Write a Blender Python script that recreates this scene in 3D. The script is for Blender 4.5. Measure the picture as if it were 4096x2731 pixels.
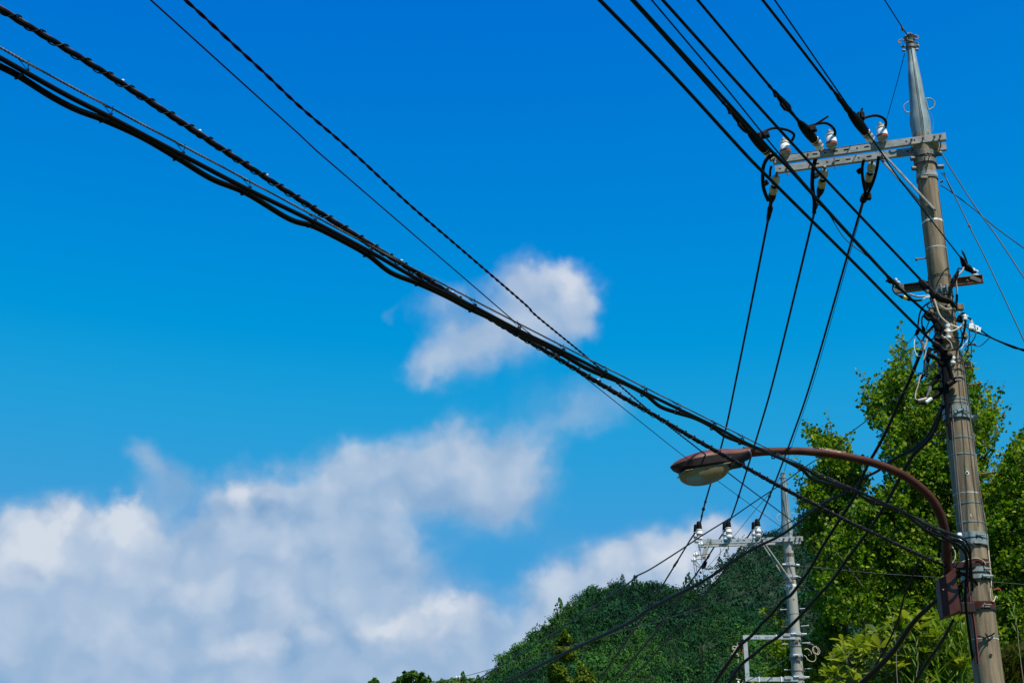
import bpy, math, random
import numpy as np
from mathutils import Vector
random.seed(7); rng = np.random.default_rng(7)
R = math.radians
for o in list(bpy.data.objects): bpy.data.objects.remove(o)
scene = bpy.context.scene
COL = scene.collection

# ------------------------------------------------------------------ camera
PITCH = R(22); FPX = 5689.0; CX, CY = 2048.0, 1365.5; CZ = 1.6
cam = bpy.data.cameras.new('camera'); cam.lens = 50.0; cam.sensor_width = 36.0
cam.clip_start = 0.05; cam.clip_end = 20000
camo = bpy.data.objects.new('camera', cam); COL.objects.link(camo)
camo.location = (0, 0, CZ); camo.rotation_euler = (R(90) + PITCH, 0, 0)
scene.camera = camo

def ray(u, v):
    x = (u - CX) / FPX; up = (CY - v) / FPX
    return Vector((x, math.cos(PITCH) - up * math.sin(PITCH), math.sin(PITCH) + up * math.cos(PITCH)))
O = Vector((0, 0, CZ))
def S(u, v, Y):
    r = ray(u, v); return O + r * (Y / r.y)
def SZ(u, v, z):
    r = ray(u, v); return O + r * ((z - CZ) / r.z)
def SW(u, v, w): return O + ray(u, v) * w

# ------------------------------------------------------------------ light
SUN = Vector((0.30, -0.44, 0.86)).normalized()
SUN_EL = math.asin(SUN.z); SUN_AZ = math.atan2(SUN.x, SUN.y)
sl = bpy.data.lights.new('sun', 'SUN'); sl.energy = 5.0; sl.angle = R(0.5); sl.color = (1.0, 0.95, 0.86)
so = bpy.data.objects.new('sun', sl); COL.objects.link(so)
so.rotation_euler = (-SUN).to_track_quat('-Z', 'Y').to_euler()
so.location = (10, -20, 30)
scene.view_settings.view_transform = 'Standard'; scene.view_settings.look = 'None'
scene.view_settings.exposure = 0.45; scene.view_settings.gamma = 1
scene.view_settings.use_curve_mapping = False

world = bpy.data.worlds.new('World'); scene.world = world; world.use_nodes = True
wt = world.node_tree; wt.nodes.clear()
def N(t, typ, **kw):
    n = t.nodes.new(typ)
    for k, v in kw.items(): setattr(n, k, v)
    return n
def math_(t, op, a, b=None, clamp=False, c=None):
    n = t.nodes.new('ShaderNodeMath'); n.operation = op; n.use_clamp = clamp
    for i, x in enumerate((a, b, c)):
        if x is None: continue
        if isinstance(x, (int, float)): n.inputs[i].default_value = x
        else: t.links.new(x, n.inputs[i])
    return n.outputs[0]
def vmath(t, op, a, b=None, out=0):
    n = t.nodes.new('ShaderNodeVectorMath'); n.operation = op
    for i, x in enumerate((a, b)):
        if x is None: continue
        if isinstance(x, (tuple, list)): n.inputs[i].default_value = x
        else: t.links.new(x, n.inputs[i])
    return n.outputs['Value'] if op in ('DOT_PRODUCT', 'LENGTH') else n.outputs[0]
def sstep(t, x, a, b):
    n = t.nodes.new('ShaderNodeMapRange'); n.interpolation_type = 'SMOOTHSTEP'
    n.inputs['From Min'].default_value = a; n.inputs['From Max'].default_value = b
    t.links.new(x, n.inputs['Value']); return n.outputs[0]
def mixc(t, f, a, b, mode='MIX'):
    n = t.nodes.new('ShaderNodeMix'); n.data_type = 'RGBA'; n.blend_type = mode
    for s, x in ((n.inputs[0], f), (n.inputs[6], a), (n.inputs[7], b)):
        if isinstance(x, (int, float)): s.default_value = x
        elif isinstance(x, (tuple, list)): s.default_value = (*x[:3], 1)
        else: t.links.new(x, s)
    return n.outputs[2]
def noise(t, vec, scale, detail=4, rough=0.55, dist=0.0):
    n = t.nodes.new('ShaderNodeTexNoise'); n.inputs['Scale'].default_value = scale
    n.inputs['Detail'].default_value = detail; n.inputs['Roughness'].default_value = rough
    n.inputs['Distortion'].default_value = dist
    if vec is not None: t.links.new(vec, n.inputs['Vector'])
    return n

sky = N(wt, 'ShaderNodeTexSky', sky_type='NISHITA'); sky.sun_disc = False
sky.sun_elevation = SUN_EL; sky.sun_rotation = SUN_AZ
sky.air_density = 1.0; sky.dust_density = 0.3; sky.ozone_density = 2.0; sky.altitude = 200
SKYGAM, SKYTINT, SKYSTR = 1.55, (0.0, 0.0, 0.0), 0.0732
gm = N(wt, 'ShaderNodeGamma'); gm.inputs[1].default_value = 1.7
wt.links.new(sky.outputs[0], gm.inputs[0])
sc_ = N(wt, 'ShaderNodeSeparateColor'); wt.links.new(gm.outputs[0], sc_.inputs[0])
r_c = math_(wt, 'MULTIPLY', math_(wt, 'MINIMUM', math_(wt, 'MAXIMUM', math_(wt, 'SUBTRACT', math_(wt, 'MULTIPLY', sc_.outputs[0], 0.022), 0.036), 0.0), 0.035), 14.0)
g_0 = math_(wt, 'MULTIPLY', math_(wt, 'POWER', math_(wt, 'MULTIPLY', sc_.outputs[1], 0.066), 0.78), 0.78)
g_c = math_(wt, 'MULTIPLY_ADD', sstep(wt, g_0, 0.05, 0.34), 2.65, c=0.75)
b_c = math_(wt, 'MINIMUM', math_(wt, 'MULTIPLY', math_(wt, 'POWER', math_(wt, 'MULTIPLY', sc_.outputs[2], 0.078), 0.21), 7.5), 6.9)
cb_ = N(wt, 'ShaderNodeCombineColor')
for i_, x_ in enumerate((r_c, g_c, b_c)): wt.links.new(x_, cb_.inputs[i_])
skyc = cb_.outputs[0]
geo = N(wt, 'ShaderNodeTexCoord')
sep = N(wt, 'ShaderNodeSeparateXYZ'); wt.links.new(geo.outputs['Generated'], sep.inputs[0])
az = math_(wt, 'ARCTAN2', sep.outputs[0], sep.outputs[1]); el = math_(wt, 'ARCSINE', sep.outputs[2])
cmb = N(wt, 'ShaderNodeCombineXYZ'); wt.links.new(az, cmb.inputs[0]); wt.links.new(el, cmb.inputs[1])
P0 = cmb.outputs[0]
# wind-torn displacement of the cloud outlines
w1 = noise(wt, P0, 11, 4, 0.62); w1o = vmath(wt, 'SUBTRACT', w1.outputs['Color'], (0.5, 0.5, 0.5))
w1s = N(wt, 'ShaderNodeVectorMath', operation='SCALE'); wt.links.new(w1o, w1s.inputs[0]); w1s.inputs[3].default_value = 0.06
w2 = noise(wt, P0, 48, 4, 0.6); w2s = N(wt, 'ShaderNodeVectorMath', operation='SCALE'); wt.links.new(vmath(wt, 'SUBTRACT', w2.outputs['Color'], (0.5, 0.5, 0.5)), w2s.inputs[0]); w2s.inputs[3].default_value = 0.014
PW = vmath(wt, 'ADD', vmath(wt, 'ADD', P0, w1s.outputs[0]), w2s.outputs[0])
def azel(u, v):
    r = ray(u * 4096 / 2352, v * 4096 / 2352).normalized()
    return math.atan2(r.x, r.y), math.asin(r.z)
def field(P, blobs):
    acc = None
    for (u, v, ru, rv, w) in blobs:
        a, e = azel(u, v); k = 3267.0
        s = vmath(wt, 'SUBTRACT', P, (a, e, 0))
        s = vmath(wt, 'MULTIPLY', s, (k * 0.97 / ru * math.cos(e), k * 0.97 / rv, 0))
        d = vmath(wt, 'DOT_PRODUCT', s, s)
        g = math_(wt, 'EXPONENT', math_(wt, 'MULTIPLY', d, -1.0))
        acc = math_(wt, 'MULTIPLY', g, w) if acc is None else math_(wt, 'MULTIPLY_ADD', g, w, c=acc)
    return acc
CLOUDS = [ # u, v, ru, rv (pixels of a 2352 wide view), weight
 (1255,650,95,66,1.1),(1320,700,60,80,0.9),(1215,730,110,66,0.7),(1000,690,85,46,0.62),(1090,775,120,50,0.7),(1000,845,78,46,0.65),(1130,835,100,56,0.45),
 (1350,935,120,62,0.50),(1290,990,80,50,0.26),(885,715,16,24,0.26),
 (325,1050,55,40,0.55),(385,1105,62,52,0.55),
 (30,1320,130,110,1.3),(110,1240,60,50,1.0),(230,1258,150,62,1.1),(300,1215,48,40,0.8),(420,1300,160,90,1.0),(550,1150,74,84,1.5),(630,1140,52,46,1.0),
 (700,1150,140,75,0.7),(870,1090,150,85,1.0),(1060,1055,140,90,0.95),(1170,1120,115,95,0.8),(760,1290,200,100,0.9),(900,1270,90,70,0.5),
 (250,1450,420,180,1.4),(700,1480,330,150,1.0),(900,1480,170,75,0.8),(1040,1460,80,60,0.8),(960,1570,150,70,0.7),(1120,1600,80,50,0.3),
 (1265,1425,48,75,0.8),(1330,1390,95,95,1.2),(1450,1325,115,90,1.4),(1590,1265,95,80,1.4),(1625,1210,46,40,1.0),(1690,1240,60,50,0.8),(1400,1500,300,120,0.8),(1750,1330,150,110,0.8),(1400,1265,20,30,0.35)]
BRIGHT = [(40,1270,90,60,1.0),(110,1205,90,30,0.8),(290,1198,75,32,0.9),(550,1118,60,56,1.1),(620,1130,40,24,0.7),(460,1320,120,60,0.35),(900,1050,120,45,0.45),(1090,1030,80,40,0.3),
 (880,1440,120,40,0.8),(1030,1425,90,40,0.9),(640,1430,90,60,0.5),(590,1500,80,60,0.35),(1290,640,90,60,0.55),(1020,850,60,40,0.3),(1620,1230,60,50,1.1),(1480,1300,140,50,0.9),(1330,1400,100,80,0.7),(1700,1280,120,60,0.8)]
fld = field(PW, CLOUDS)
brt = field(PW, BRIGHT)
n2 = noise(wt, PW, 26, 5, 0.58, 0.0); n3 = noise(wt, PW, 70, 3, 0.6)
nn = math_(wt, 'ADD', math_(wt, 'MULTIPLY', math_(wt, 'SUBTRACT', n2.outputs[0], 0.5), 0.62), math_(wt, 'MULTIPLY', math_(wt, 'SUBTRACT', n3.outputs[0], 0.5), 0.10))
# scattered clouds of the same kind for the rest of the sky
amp = math_(wt, 'MINIMUM', fld, 1.0)
oth = math_(wt, 'MULTIPLY', sstep(wt, math_(wt, 'ABSOLUTE', az), 0.55, 0.9), sstep(wt, math_(wt, 'MULTIPLY', el, -1), -0.55, -0.1))
on = noise(wt, P0, 4, 5, 0.55)
oth = math_(wt, 'MULTIPLY', oth, sstep(wt, on.outputs[0], 0.45, 0.62))
dens = math_(wt, 'ADD', fld, math_(wt, 'MULTIPLY', nn, math_(wt, 'ADD', amp, 0.12)))
def billow(P, sc, sm):
    v = N(wt, 'ShaderNodeTexVoronoi'); v.feature = 'SMOOTH_F1'; v.inputs['Scale'].default_value = sc; v.inputs['Smoothness'].default_value = sm; v.inputs['Detail'].default_value = 1.0; v.inputs['Roughness'].default_value = 0.6
    wt.links.new(P, v.inputs['Vector']); return v.outputs['Distance']
crisp = math_(wt, 'MINIMUM', brt, 1.0)
v1 = billow(PW, 26, 0.6); v2 = billow(vmath(wt, 'ADD', PW, (0.010, 0.014, 0)), 26, 0.6)
puff = math_(wt, 'MULTIPLY', math_(wt, 'SUBTRACT', 0.42, v1), 0.8)
dens = math_(wt, 'ADD', dens, math_(wt, 'MULTIPLY', puff, math_(wt, 'MULTIPLY', math_(wt, 'ADD', crisp, 0.25), amp)))
alpha_s = math_(wt, 'MULTIPLY', sstep(wt, dens, 0.16, 0.88), math_(wt, 'MULTIPLY_ADD', amp, 0.30, c=0.55))
alpha_c = sstep(wt, dens, 0.26, 0.62)
cw_ = math_(wt, 'MULTIPLY', sstep(wt, crisp, 0.1, 0.9), 0.8)
alpha = math_(wt, 'ADD', math_(wt, 'MULTIPLY', alpha_s, math_(wt, 'SUBTRACT', 1.0, cw_)), math_(wt, 'MULTIPLY', alpha_c, math_(wt, 'MULTIPLY', cw_, 0.95)), True)
relief = math_(wt, 'MULTIPLY', math_(wt, 'SUBTRACT', v2, v1), 0.8)
shade_n = noise(wt, PW, 8, 4, 0.6, 0.0)
lit = math_(wt, 'ADD', math_(wt, 'MULTIPLY', math_(wt, 'MINIMUM', brt, 0.9), 0.36), math_(wt, 'ADD', math_(wt, 'MULTIPLY', math_(wt, 'SUBTRACT', shade_n.outputs[0], 0.5), 1.05), math_(wt, 'ADD', math_(wt, 'MULTIPLY', relief, math_(wt, 'ADD', crisp, 0.3)), math_(wt, 'ADD', math_(wt, 'MULTIPLY', puff, 0.3), 0.50))), True)
cloudc = mixc(wt, lit, (0.23, 0.385, 0.61), (0.68, 0.73, 0.81))
cl10 = mixc(wt, 1.0, cloudc, (10, 10, 10), 'MULTIPLY')
final = mixc(wt, alpha, skyc, cl10)
bg = N(wt, 'ShaderNodeBackground'); bg.inputs[1].default_value = SKYSTR; wt.links.new(skyc, bg.inputs[0])
bgc = N(wt, 'ShaderNodeBackground'); bgc.inputs[1].default_value = SKYSTR; wt.links.new(final, bgc.inputs[0])
def gt(a_, b_3): return math_(wt, 'GREATER_THAN', a_, b_3)
win = math_(wt, 'MULTIPLY', math_(wt, 'MULTIPLY', gt(az, -0.75), gt(0.30, az)), math_(wt, 'MULTIPLY', gt(el, -0.10), gt(0.475, el)))
mxs = N(wt, 'ShaderNodeMixShader'); wt.links.new(win, mxs.inputs[0]); wt.links.new(bg.outputs[0], mxs.inputs[1]); wt.links.new(bgc.outputs[0], mxs.inputs[2])
wo = N(wt, 'ShaderNodeOutputWorld'); wt.links.new(mxs.outputs[0], wo.inputs[0])
world.cycles.sampling_method = 'MANUAL'; world.cycles.sample_map_resolution = 256

# ------------------------------------------------------------------ materials
def mat(name, col, rough=0.6, metal=0.0, spec=0.5, var=None, scale=8, stretch=(1, 1, 1), bump=0.0, bscale=60, col3=None):
    m = bpy.data.materials.new(name); m.use_nodes = True; t = m.node_tree
    b = t.nodes['Principled BSDF']; b.inputs['Base Color'].default_value = (*col, 1)
    b.inputs['Roughness'].default_value = rough; b.inputs['Metallic'].default_value = metal
    b.inputs['Specular IOR Level'].default_value = spec
    tc = t.nodes.new('ShaderNodeTexCoord'); mp = t.nodes.new('ShaderNodeMapping'); mp.inputs['Scale'].default_value = stretch
    t.links.new(tc.outputs['Object'], mp.inputs[0])
    if var:
        n = noise(t, mp.outputs[0], scale, 6, 0.62)
        c = mixc(t, sstep(t, n.outputs[0], 0.36, 0.66), col, var)
        if col3:
            n2_ = noise(t, mp.outputs[0], scale * 0.37, 4, 0.6, 0.4)
            c = mixc(t, sstep(t, n2_.outputs[0], 0.55, 0.72), c, col3)
        t.links.new(c, b.inputs['Base Color'])
    if bump:
        nb = noise(t, tc.outputs['Object'], bscale, 4, 0.6); bp = t.nodes.new('ShaderNodeBump')
        bp.inputs['Strength'].default_value = bump; bp.inputs['Distance'].default_value = 0.01
        t.links.new(nb.outputs[0], bp.inputs['Height']); t.links.new(bp.outputs[0], b.inputs['Normal'])
    return m
M = {}
M['concrete'] = mat('weathered_concrete', (0.24, 0.19, 0.125), 0.9, spec=0.15, var=(0.13, 0.10, 0.065), scale=6, stretch=(4, 4, 0.35), bump=0.25, bscale=90, col3=(0.085, 0.065, 0.045))
M['concrete_new'] = mat('pale_concrete', (0.30, 0.30, 0.26), 0.9, spec=0.2, var=(0.23, 0.23, 0.20), scale=6, stretch=(3, 3, 0.4), bump=0.2, bscale=90, col3=(0.26, 0.24, 0.19))
M['steel'] = mat('galvanised_steel', (0.22, 0.27, 0.265), 0.5, 0.15, spec=0.3, var=(0.14, 0.18, 0.185), scale=7, stretch=(2, 2, 0.6), bump=0.1, bscale=40, col3=(0.42, 0.46, 0.44))
M['steel_arm'] = mat('dull_zinc_steel', (0.29, 0.31, 0.30), 0.6, 0.1, spec=0.3, var=(0.19, 0.20, 0.19), scale=9, stretch=(1, 1, 1.5), bump=0.1, col3=(0.34, 0.30, 0.24))
M['steel_new'] = mat('bright_zinc_steel', (0.36, 0.39, 0.40), 0.55, 0.1, spec=0.3, var=(0.27, 0.30, 0.31), scale=9, bump=0.08)
M['rust'] = mat('rusty_steel', (0.11, 0.065, 0.045), 0.85, var=(0.20, 0.09, 0.04), scale=12, bump=0.3, col3=(0.07, 0.05, 0.04))
M['darksteel'] = mat('tarnished_steel', (0.085, 0.08, 0.07), 0.6, 0.3, var=(0.16, 0.14, 0.11), scale=20, bump=0.2)
M['rubber'] = mat('black_rubber', (0.003, 0.0035, 0.004), 0.6, spec=0.08, var=(0.006, 0.006, 0.006), scale=20)
M['cable'] = mat('black_cable_sheath', (0.002, 0.003, 0.002), 0.5, spec=0.07, var=(0.004, 0.0055, 0.0035), scale=5)
M['cable_brown'] = mat('faded_cable_sheath', (0.006, 0.0035, 0.0045), 0.5, spec=0.08, var=(0.0035, 0.003, 0.003), scale=4)
M['maroon'] = mat('maroon_wire', (0.020, 0.002, 0.015), 0.5, spec=0.05, var=(0.014, 0.002, 0.014), scale=4)
M['teal'] = mat('bluish_wire', (0.02, 0.06, 0.065), 0.5, spec=0.1, var=(0.01, 0.03, 0.035), scale=4)
M['cream'] = mat('cream_wire', (0.50, 0.42, 0.30), 0.5, var=(0.36, 0.28, 0.2), scale=10)
M['greywire'] = mat('grey_wire', (0.12, 0.11, 0.10), 0.5, var=(0.2, 0.17, 0.14), scale=8)
M['strand'] = mat('steel_strand', (0.14, 0.13, 0.12), 0.5, 0.3, spec=0.3, var=(0.07, 0.06, 0.06), scale=30)
M['porcelain'] = mat('white_porcelain', (0.78, 0.80, 0.78), 0.15, spec=0.7, var=(0.7, 0.72, 0.70), scale=6)
M['porcelain_dirty'] = mat('dirty_porcelain', (0.42, 0.40, 0.32), 0.3, var=(0.26, 0.22, 0.14), scale=14)
M['redband'] = mat('red_glaze', (0.36, 0.045, 0.012), 0.35, var=(0.26, 0.035, 0.012), scale=10)
M['yellow'] = mat('yellow_tape', (0.62, 0.42, 0.05), 0.5)
M['white'] = mat('white_plastic', (0.75, 0.77, 0.76), 0.4, var=(0.6, 0.6, 0.58), scale=12)
M['whitepaint'] = mat('white_paint', (0.72, 0.72, 0.70), 0.6, var=(0.4, 0.38, 0.33), scale=14)
M['brown'] = mat('brown_paint', (0.066, 0.022, 0.014), 0.55, spec=0.1, var=(0.045, 0.015, 0.011), scale=7, bump=0.15, col3=(0.07, 0.028, 0.02))
M['brown_top'] = mat('reddish_brown_paint', (0.125, 0.042, 0.03), 0.5, spec=0.2, var=(0.09, 0.034, 0.025), scale=7, col3=(0.15, 0.07, 0.05))
M['chip'] = mat('chipped_primer', (0.36, 0.13, 0.10), 0.7, var=(0.5, 0.35, 0.3), scale=30)
M['void'] = mat('dark_recess', (0.01, 0.01, 0.01), 0.9)
M['wood'] = mat('bark', (0.10, 0.075, 0.05), 0.9, var=(0.06, 0.045, 0.03), scale=8, stretch=(2, 2, .5), bump=0.5, bscale=20)
M['twig'] = mat('young_bark', (0.17, 0.15, 0.09), 0.8, var=(0.11, 0.10, 0.06), scale=10)
M['ink'] = mat('stencil_ink', (0.09, 0.15, 0.17), 0.7)
gl = mat('dusty_lamp_glass', (0.40, 0.36, 0.20), 0.2, var=(0.30, 0.20, 0.10), scale=5); M['glass'] = gl
b_ = gl.node_tree.nodes['Principled BSDF']; b_.inputs['Transmission Weight'].default_value = 0.6; b_.inputs['IOR'].default_value = 1.25
b_.inputs['Roughness'].default_value = 0.22
M['reflector'] = mat('lamp_reflector', (0.34, 0.30, 0.18), 0.4, 0.4, var=(0.22, 0.16, 0.1), scale=9)
M['peeled'] = mat('moss_stain', (0.16, 0.17, 0.03), 0.9, var=(0.25, 0.2, 0.1), scale=30)

def leafmat(name, trans=0.4, rough=0.5):
    m = bpy.data.materials.new(name); m.use_nodes = True; t = m.node_tree; t.nodes.clear()
    at = t.nodes.new('ShaderNodeAttribute'); at.attribute_name = 'col'
    p = t.nodes.new('ShaderNodeBsdfPrincipled'); t.links.new(at.outputs['Color'], p.inputs['Base Color'])
    p.inputs['Roughness'].default_value = rough; p.inputs['Specular IOR Level'].default_value = 0.12
    tr = t.nodes.new('ShaderNodeBsdfTranslucent')
    tc_ = mixc(t, 1.0, at.outputs['Color'], (1.25, 1.35, 0.5), 'MULTIPLY'); t.links.new(tc_, tr.inputs[0])
    mx = t.nodes.new('ShaderNodeMixShader'); mx.inputs[0].default_value = trans
    t.links.new(p.outputs[0], mx.inputs[1]); t.links.new(tr.outputs[0], mx.inputs[2])
    o = t.nodes.new('ShaderNodeOutputMaterial'); t.links.new(mx.outputs[0], o.inputs[0])
    return m
M['leaf'] = leafmat('leaf_green', 0.40)
M['farleaf'] = leafmat('forest_foliage', 0.08, 0.9)

# ------------------------------------------------------------------ mesh helpers
class MB:
    def __init__(s): s.v = []; s.f = []
    def add(s, V, Fs):
        n = len(s.v); s.v.extend([tuple(x) for x in V]); s.f.extend([tuple(i + n for i in f) for f in Fs]); return s
def frame(d):
    d = Vector(d).normalized()
    a = Vector((0, 0, 1)) if abs(d.z) < 0.95 else Vector((0, 1, 0))
    s_ = d.cross(a).normalized(); u = s_.cross(d).normalized()
    return d, s_, u
def catmull(P, n):
    if len(P) < 3: 
        return [P[0].lerp(P[1], i / n) for i in range(n + 1)]
    out = []; Q = [P[0] * 2 - P[1]] + list(P) + [P[-1] * 2 - P[-2]]
    for i in range(1, len(Q) - 2):
        a, b, c, d = Q[i - 1:i + 3]
        for k in range(n):
            t = k / n
            out.append(0.5 * ((2 * b) + (c - a) * t + (2 * a - 5 * b + 4 * c - d) * t * t + (3 * b - a - 3 * c + d) * t ** 3))
    out.append(P[-1]); return out
def frames(P):
    T = []
    for i in range(len(P)):
        a = P[max(0, i - 1)]; b = P[min(len(P) - 1, i + 1)]; d = (b - a)
        T.append(d.normalized() if d.length > 1e-9 else Vector((0, 0, 1)))
    _, s0, u0 = frame(T[0]); U = [u0]
    for i in range(1, len(P)):
        u = U[-1] - T[i] * U[-1].dot(T[i]); U.append(u.normalized() if u.length > 1e-6 else frame(T[i])[2])
    return T, U
def tube(mb, P, r, sides=8, cap=True):
    T, U = frames(P); V = []; Fs = []; n = len(P)
    rr = r if isinstance(r, (list, tuple)) else None
    for i, p in enumerate(P):
        if rr:
            x = i / (n - 1) * (len(rr) - 1); k = min(int(x), len(rr) - 2); ri = rr[k] + (rr[k + 1] - rr[k]) * (x - k)
        else: ri = r
        s_ = T[i].cross(U[i])
        for j in range(sides):
            a = 2 * math.pi * j / sides; V.append(p + (U[i] * math.cos(a) + s_ * math.sin(a)) * ri)
    for i in range(n - 1):
        for j in range(sides):
            k = (j + 1) % sides; Fs.append((i * sides + j, i * sides + k, (i + 1) * sides + k, (i + 1) * sides + j))
    if cap:
        Fs.append(tuple(range(sides))[::-1]); Fs.append(tuple((n - 1) * sides + j for j in range(sides)))
    mb.add(V, Fs); return mb
def box(mb, c, d, s_, u, hx, hy, hz):
    c = Vector(c); V = [c + d * (x * hx) + s_ * (y * hy) + u * (z * hz) for x in (-1, 1) for y in (-1, 1) for z in (-1, 1)]
    mb.add(V, [(0, 1, 3, 2), (4, 6, 7, 5), (0, 4, 5, 1), (2, 3, 7, 6), (0, 2, 6, 4), (1, 5, 7, 3)]); return mb
X_, Y_, Z_ = Vector((1, 0, 0)), Vector((0, 1, 0)), Vector((0, 0, 1))
def lathe(mb, o, axis, prof, sides=20, cap=True):
    d, s_, u = frame(axis); o = Vector(o); V = []; Fs = []
    for (h, r) in prof:
        for j in range(sides):
            a = 2 * math.pi * j / sides; V.append(o + d * h + (s_ * math.cos(a) + u * math.sin(a)) * r)
    for i in range(len(prof) - 1):
        for j in range(sides):
            k = (j + 1) % sides; Fs.append((i * sides + j, i * sides + k, (i + 1) * sides + k, (i + 1) * sides + j))
    if cap:
        Fs.append(tuple(range(sides))[::-1]); Fs.append(tuple((len(prof) - 1) * sides + j for j in range(sides)))
    mb.add(V, Fs); return mb
def world_origin(o):
    p = Vector(o.location)
    while o.parent: o = o.parent; p += o.location
    return p
def obj(name, mb, m, parent=None, smooth=True, label=None, bevel=0.0, loc=None):
    """links the gathered shape (world coordinates) as one mesh object"""
    me = bpy.data.meshes.new(name)
    V = np.array([tuple(v) for v in mb.v], dtype=float)
    if parent is not None: og = world_origin(parent)
    else: og = Vector(loc) if loc is not None else Vector(V.mean(axis=0))
    V = V - np.array(og)
    me.from_pydata(V.tolist(), [], mb.f); me.update()
    me.materials.append(m)
    if smooth:
        me.polygons.foreach_set('use_smooth', [True] * len(me.polygons))
        me.set_sharp_from_angle(angle=R(38))
    o = bpy.data.objects.new(name, me); COL.objects.link(o)
    if parent is not None: o.parent = parent
    else: o.location = og
    if bevel:
        b = o.modifiers.new('b', 'BEVEL'); b.width = bevel; b.segments = 2; b.limit_method = 'ANGLE'
    if label: o['label'] = label
    return o
def np_obj(name, V, Fc, m, parent=None, col=None, loc=(0, 0, 0), smooth=False):
    me = bpy.data.meshes.new(name); V = np.asarray(V, dtype=np.float32); Fc = np.asarray(Fc, dtype=np.int32)
    og = np.array(world_origin(parent) if parent is not None else loc, dtype=np.float32); V = V - og
    n, k = Fc.shape
    me.vertices.add(len(V)); me.vertices.foreach_set('co', V.ravel())
    me.loops.add(n * k); me.loops.foreach_set('vertex_index', Fc.ravel())
    me.polygons.add(n); me.polygons.foreach_set('loop_start', np.arange(0, n * k, k, dtype=np.int32))
    if smooth: me.polygons.foreach_set('use_smooth', [True] * n)
    me.update(calc_edges=True); me.validate()
    if col is not None:
        at = me.color_attributes.new('col', 'FLOAT_COLOR', 'POINT')
        c4 = np.ones((len(V), 4), dtype=np.float32); c4[:, :3] = col; at.data.foreach_set('color', c4.ravel())
    me.materials.append(m)
    o = bpy.data.objects.new(name, me); COL.objects.link(o)
    if parent is not None: o.parent = parent
    else: o.location = loc
    return o
def tag(o, label=None, cat=None, group=None, kind=None):
    if label: o['label'] = label
    if cat: o['category'] = cat
    if group: o['group'] = group
    if kind: o['kind'] = kind
    return o
def thing(name, label, cat, loc, group=None):
    o = bpy.data.objects.new(name, None); COL.objects.link(o); o.location = loc; o.empty_display_size = 0.1
    return tag(o, label, cat, group)
def conv(ox, oy, k): return lambda x, y: (ox + x / k, oy + y / k)
zA = conv(3450, 1000, 3.92); zB = conv(3450, 1300, 3.92); zC = conv(2900, 0, 1.96); zD = conv(2900, 700, 1.96); zE = conv(2900, 1400, 1.96)
zG = conv(2600, 1950, 1.966); zH = conv(2860, 400, 3.92); zI = conv(3260, 400, 3.92); zJ = conv(2980, 600, 3.92); zK = conv(3520, 80, 3.267)
zL = conv(2640, 1740, 3.92); zM = conv(2720, 1960, 3.92); zN = conv(2820, 2400, 4.523); zO = conv(3600, 2050, 3.484); zQ = conv(2700, 2150, 7.84)
z1 = conv(0, 0, 1.96); z2 = conv(900, 600, 1.96); z3 = conv(1900, 1100, 1.96); z4 = conv(1400, 2200, 1.68)
def wire_pts(px, Ya, Yb, n=6, extend=0.0, ext_end=0.0):
    """3-D curve through sight lines; depth runs as along a straight span between Ya and Yb"""
    wa = Ya / ray(*px[0]).y; wb = Yb / ray(*px[-1]).y
    L = [0.0]
    for a, b in zip(px[:-1], px[1:]): L.append(L[-1] + math.dist(a, b))
    P = [SW(u, v, 1.0 / (1 / wa + (1 / wb - 1 / wa) * s / L[-1])) for (u, v), s in zip(px, L)]
    Q = catmull(P, n)
    if extend: Q = [Q[0] + (Q[0] - Q[n]).normalized() * extend] + Q
    if ext_end: Q = Q + [Q[-1] + (Q[-1] - Q[-1 - n]).normalized() * ext_end]
    return Q
def wire(name, px, Ya, Yb, r, m, label, cat='wire', group=None, parent=None, n=6, sides=8, extend=0.0, ext_end=0.0):
    mb = MB(); tube(mb, wire_pts(px, Ya, Yb, n, extend, ext_end), r, sides)
    o = obj(name, mb, m, parent, label=label)
    if parent is None: tag(o, None, cat, group)
    return o
# ================================================================== the setting
K2 = 4096 / 2352
def ratio(u, v):
    r = ray(u * K2, v * K2); return r.x / r.y, r.z / r.y
gmat = mat('grass_ground', (0.05, 0.09, 0.02), 0.95, var=(0.10, 0.09, 0.04), scale=0.4, bump=0.4, bscale=3)
asph = mat('asphalt', (0.05, 0.05, 0.05), 0.9, var=(0.065, 0.063, 0.06), scale=2, bump=0.3, bscale=120)
def smooth(x): x = np.clip(x, 0, 1); return x * x * (3 - 2 * x)
def bank(x, y): return 3.4 * smooth((y - 14.2) / 3.0) * smooth((x - 2.2) / 2.2) * smooth((60 - y) / 20)
def grid_obj(name, X, Y, Zz, m, smooth_=True):
    ny, nx = X.shape; V = np.stack([X, Y, Zz], -1).reshape(-1, 3)
    i = np.arange(ny - 1)[:, None] * nx + np.arange(nx - 1)[None, :]
    Fc = np.stack([i, i + 1, i + 1 + nx, i + nx], -1).reshape(-1, 4)
    o = np_obj(name, V, Fc, m, smooth=smooth_); tag(o, kind='structure'); return o
gx = np.concatenate([np.linspace(-3000, -40, 20), np.linspace(-38, 60, 120), np.linspace(70, 3000, 20)])
gy = np.concatenate([np.linspace(-3000, -30, 14), np.linspace(-28, 80, 130), np.linspace(90, 5000, 30)])
GX, GY = np.meshgrid(gx, gy)
g = grid_obj('ground', GX, GY, bank(GX, GY), gmat)
rx = np.array([-3.5, 1.6]); ry = np.linspace(-60, 140, 40); RX, RY = np.meshgrid(rx, ry)
grid_obj('road', RX, RY, RX * 0 + 0.012, asph)
mb = MB()
for k in range(-6, 14): box(mb, (-0.95, k * 8 + 2, 0.018), X_, Y_, Z_, 0.06, 2.0, 0.002)
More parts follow.
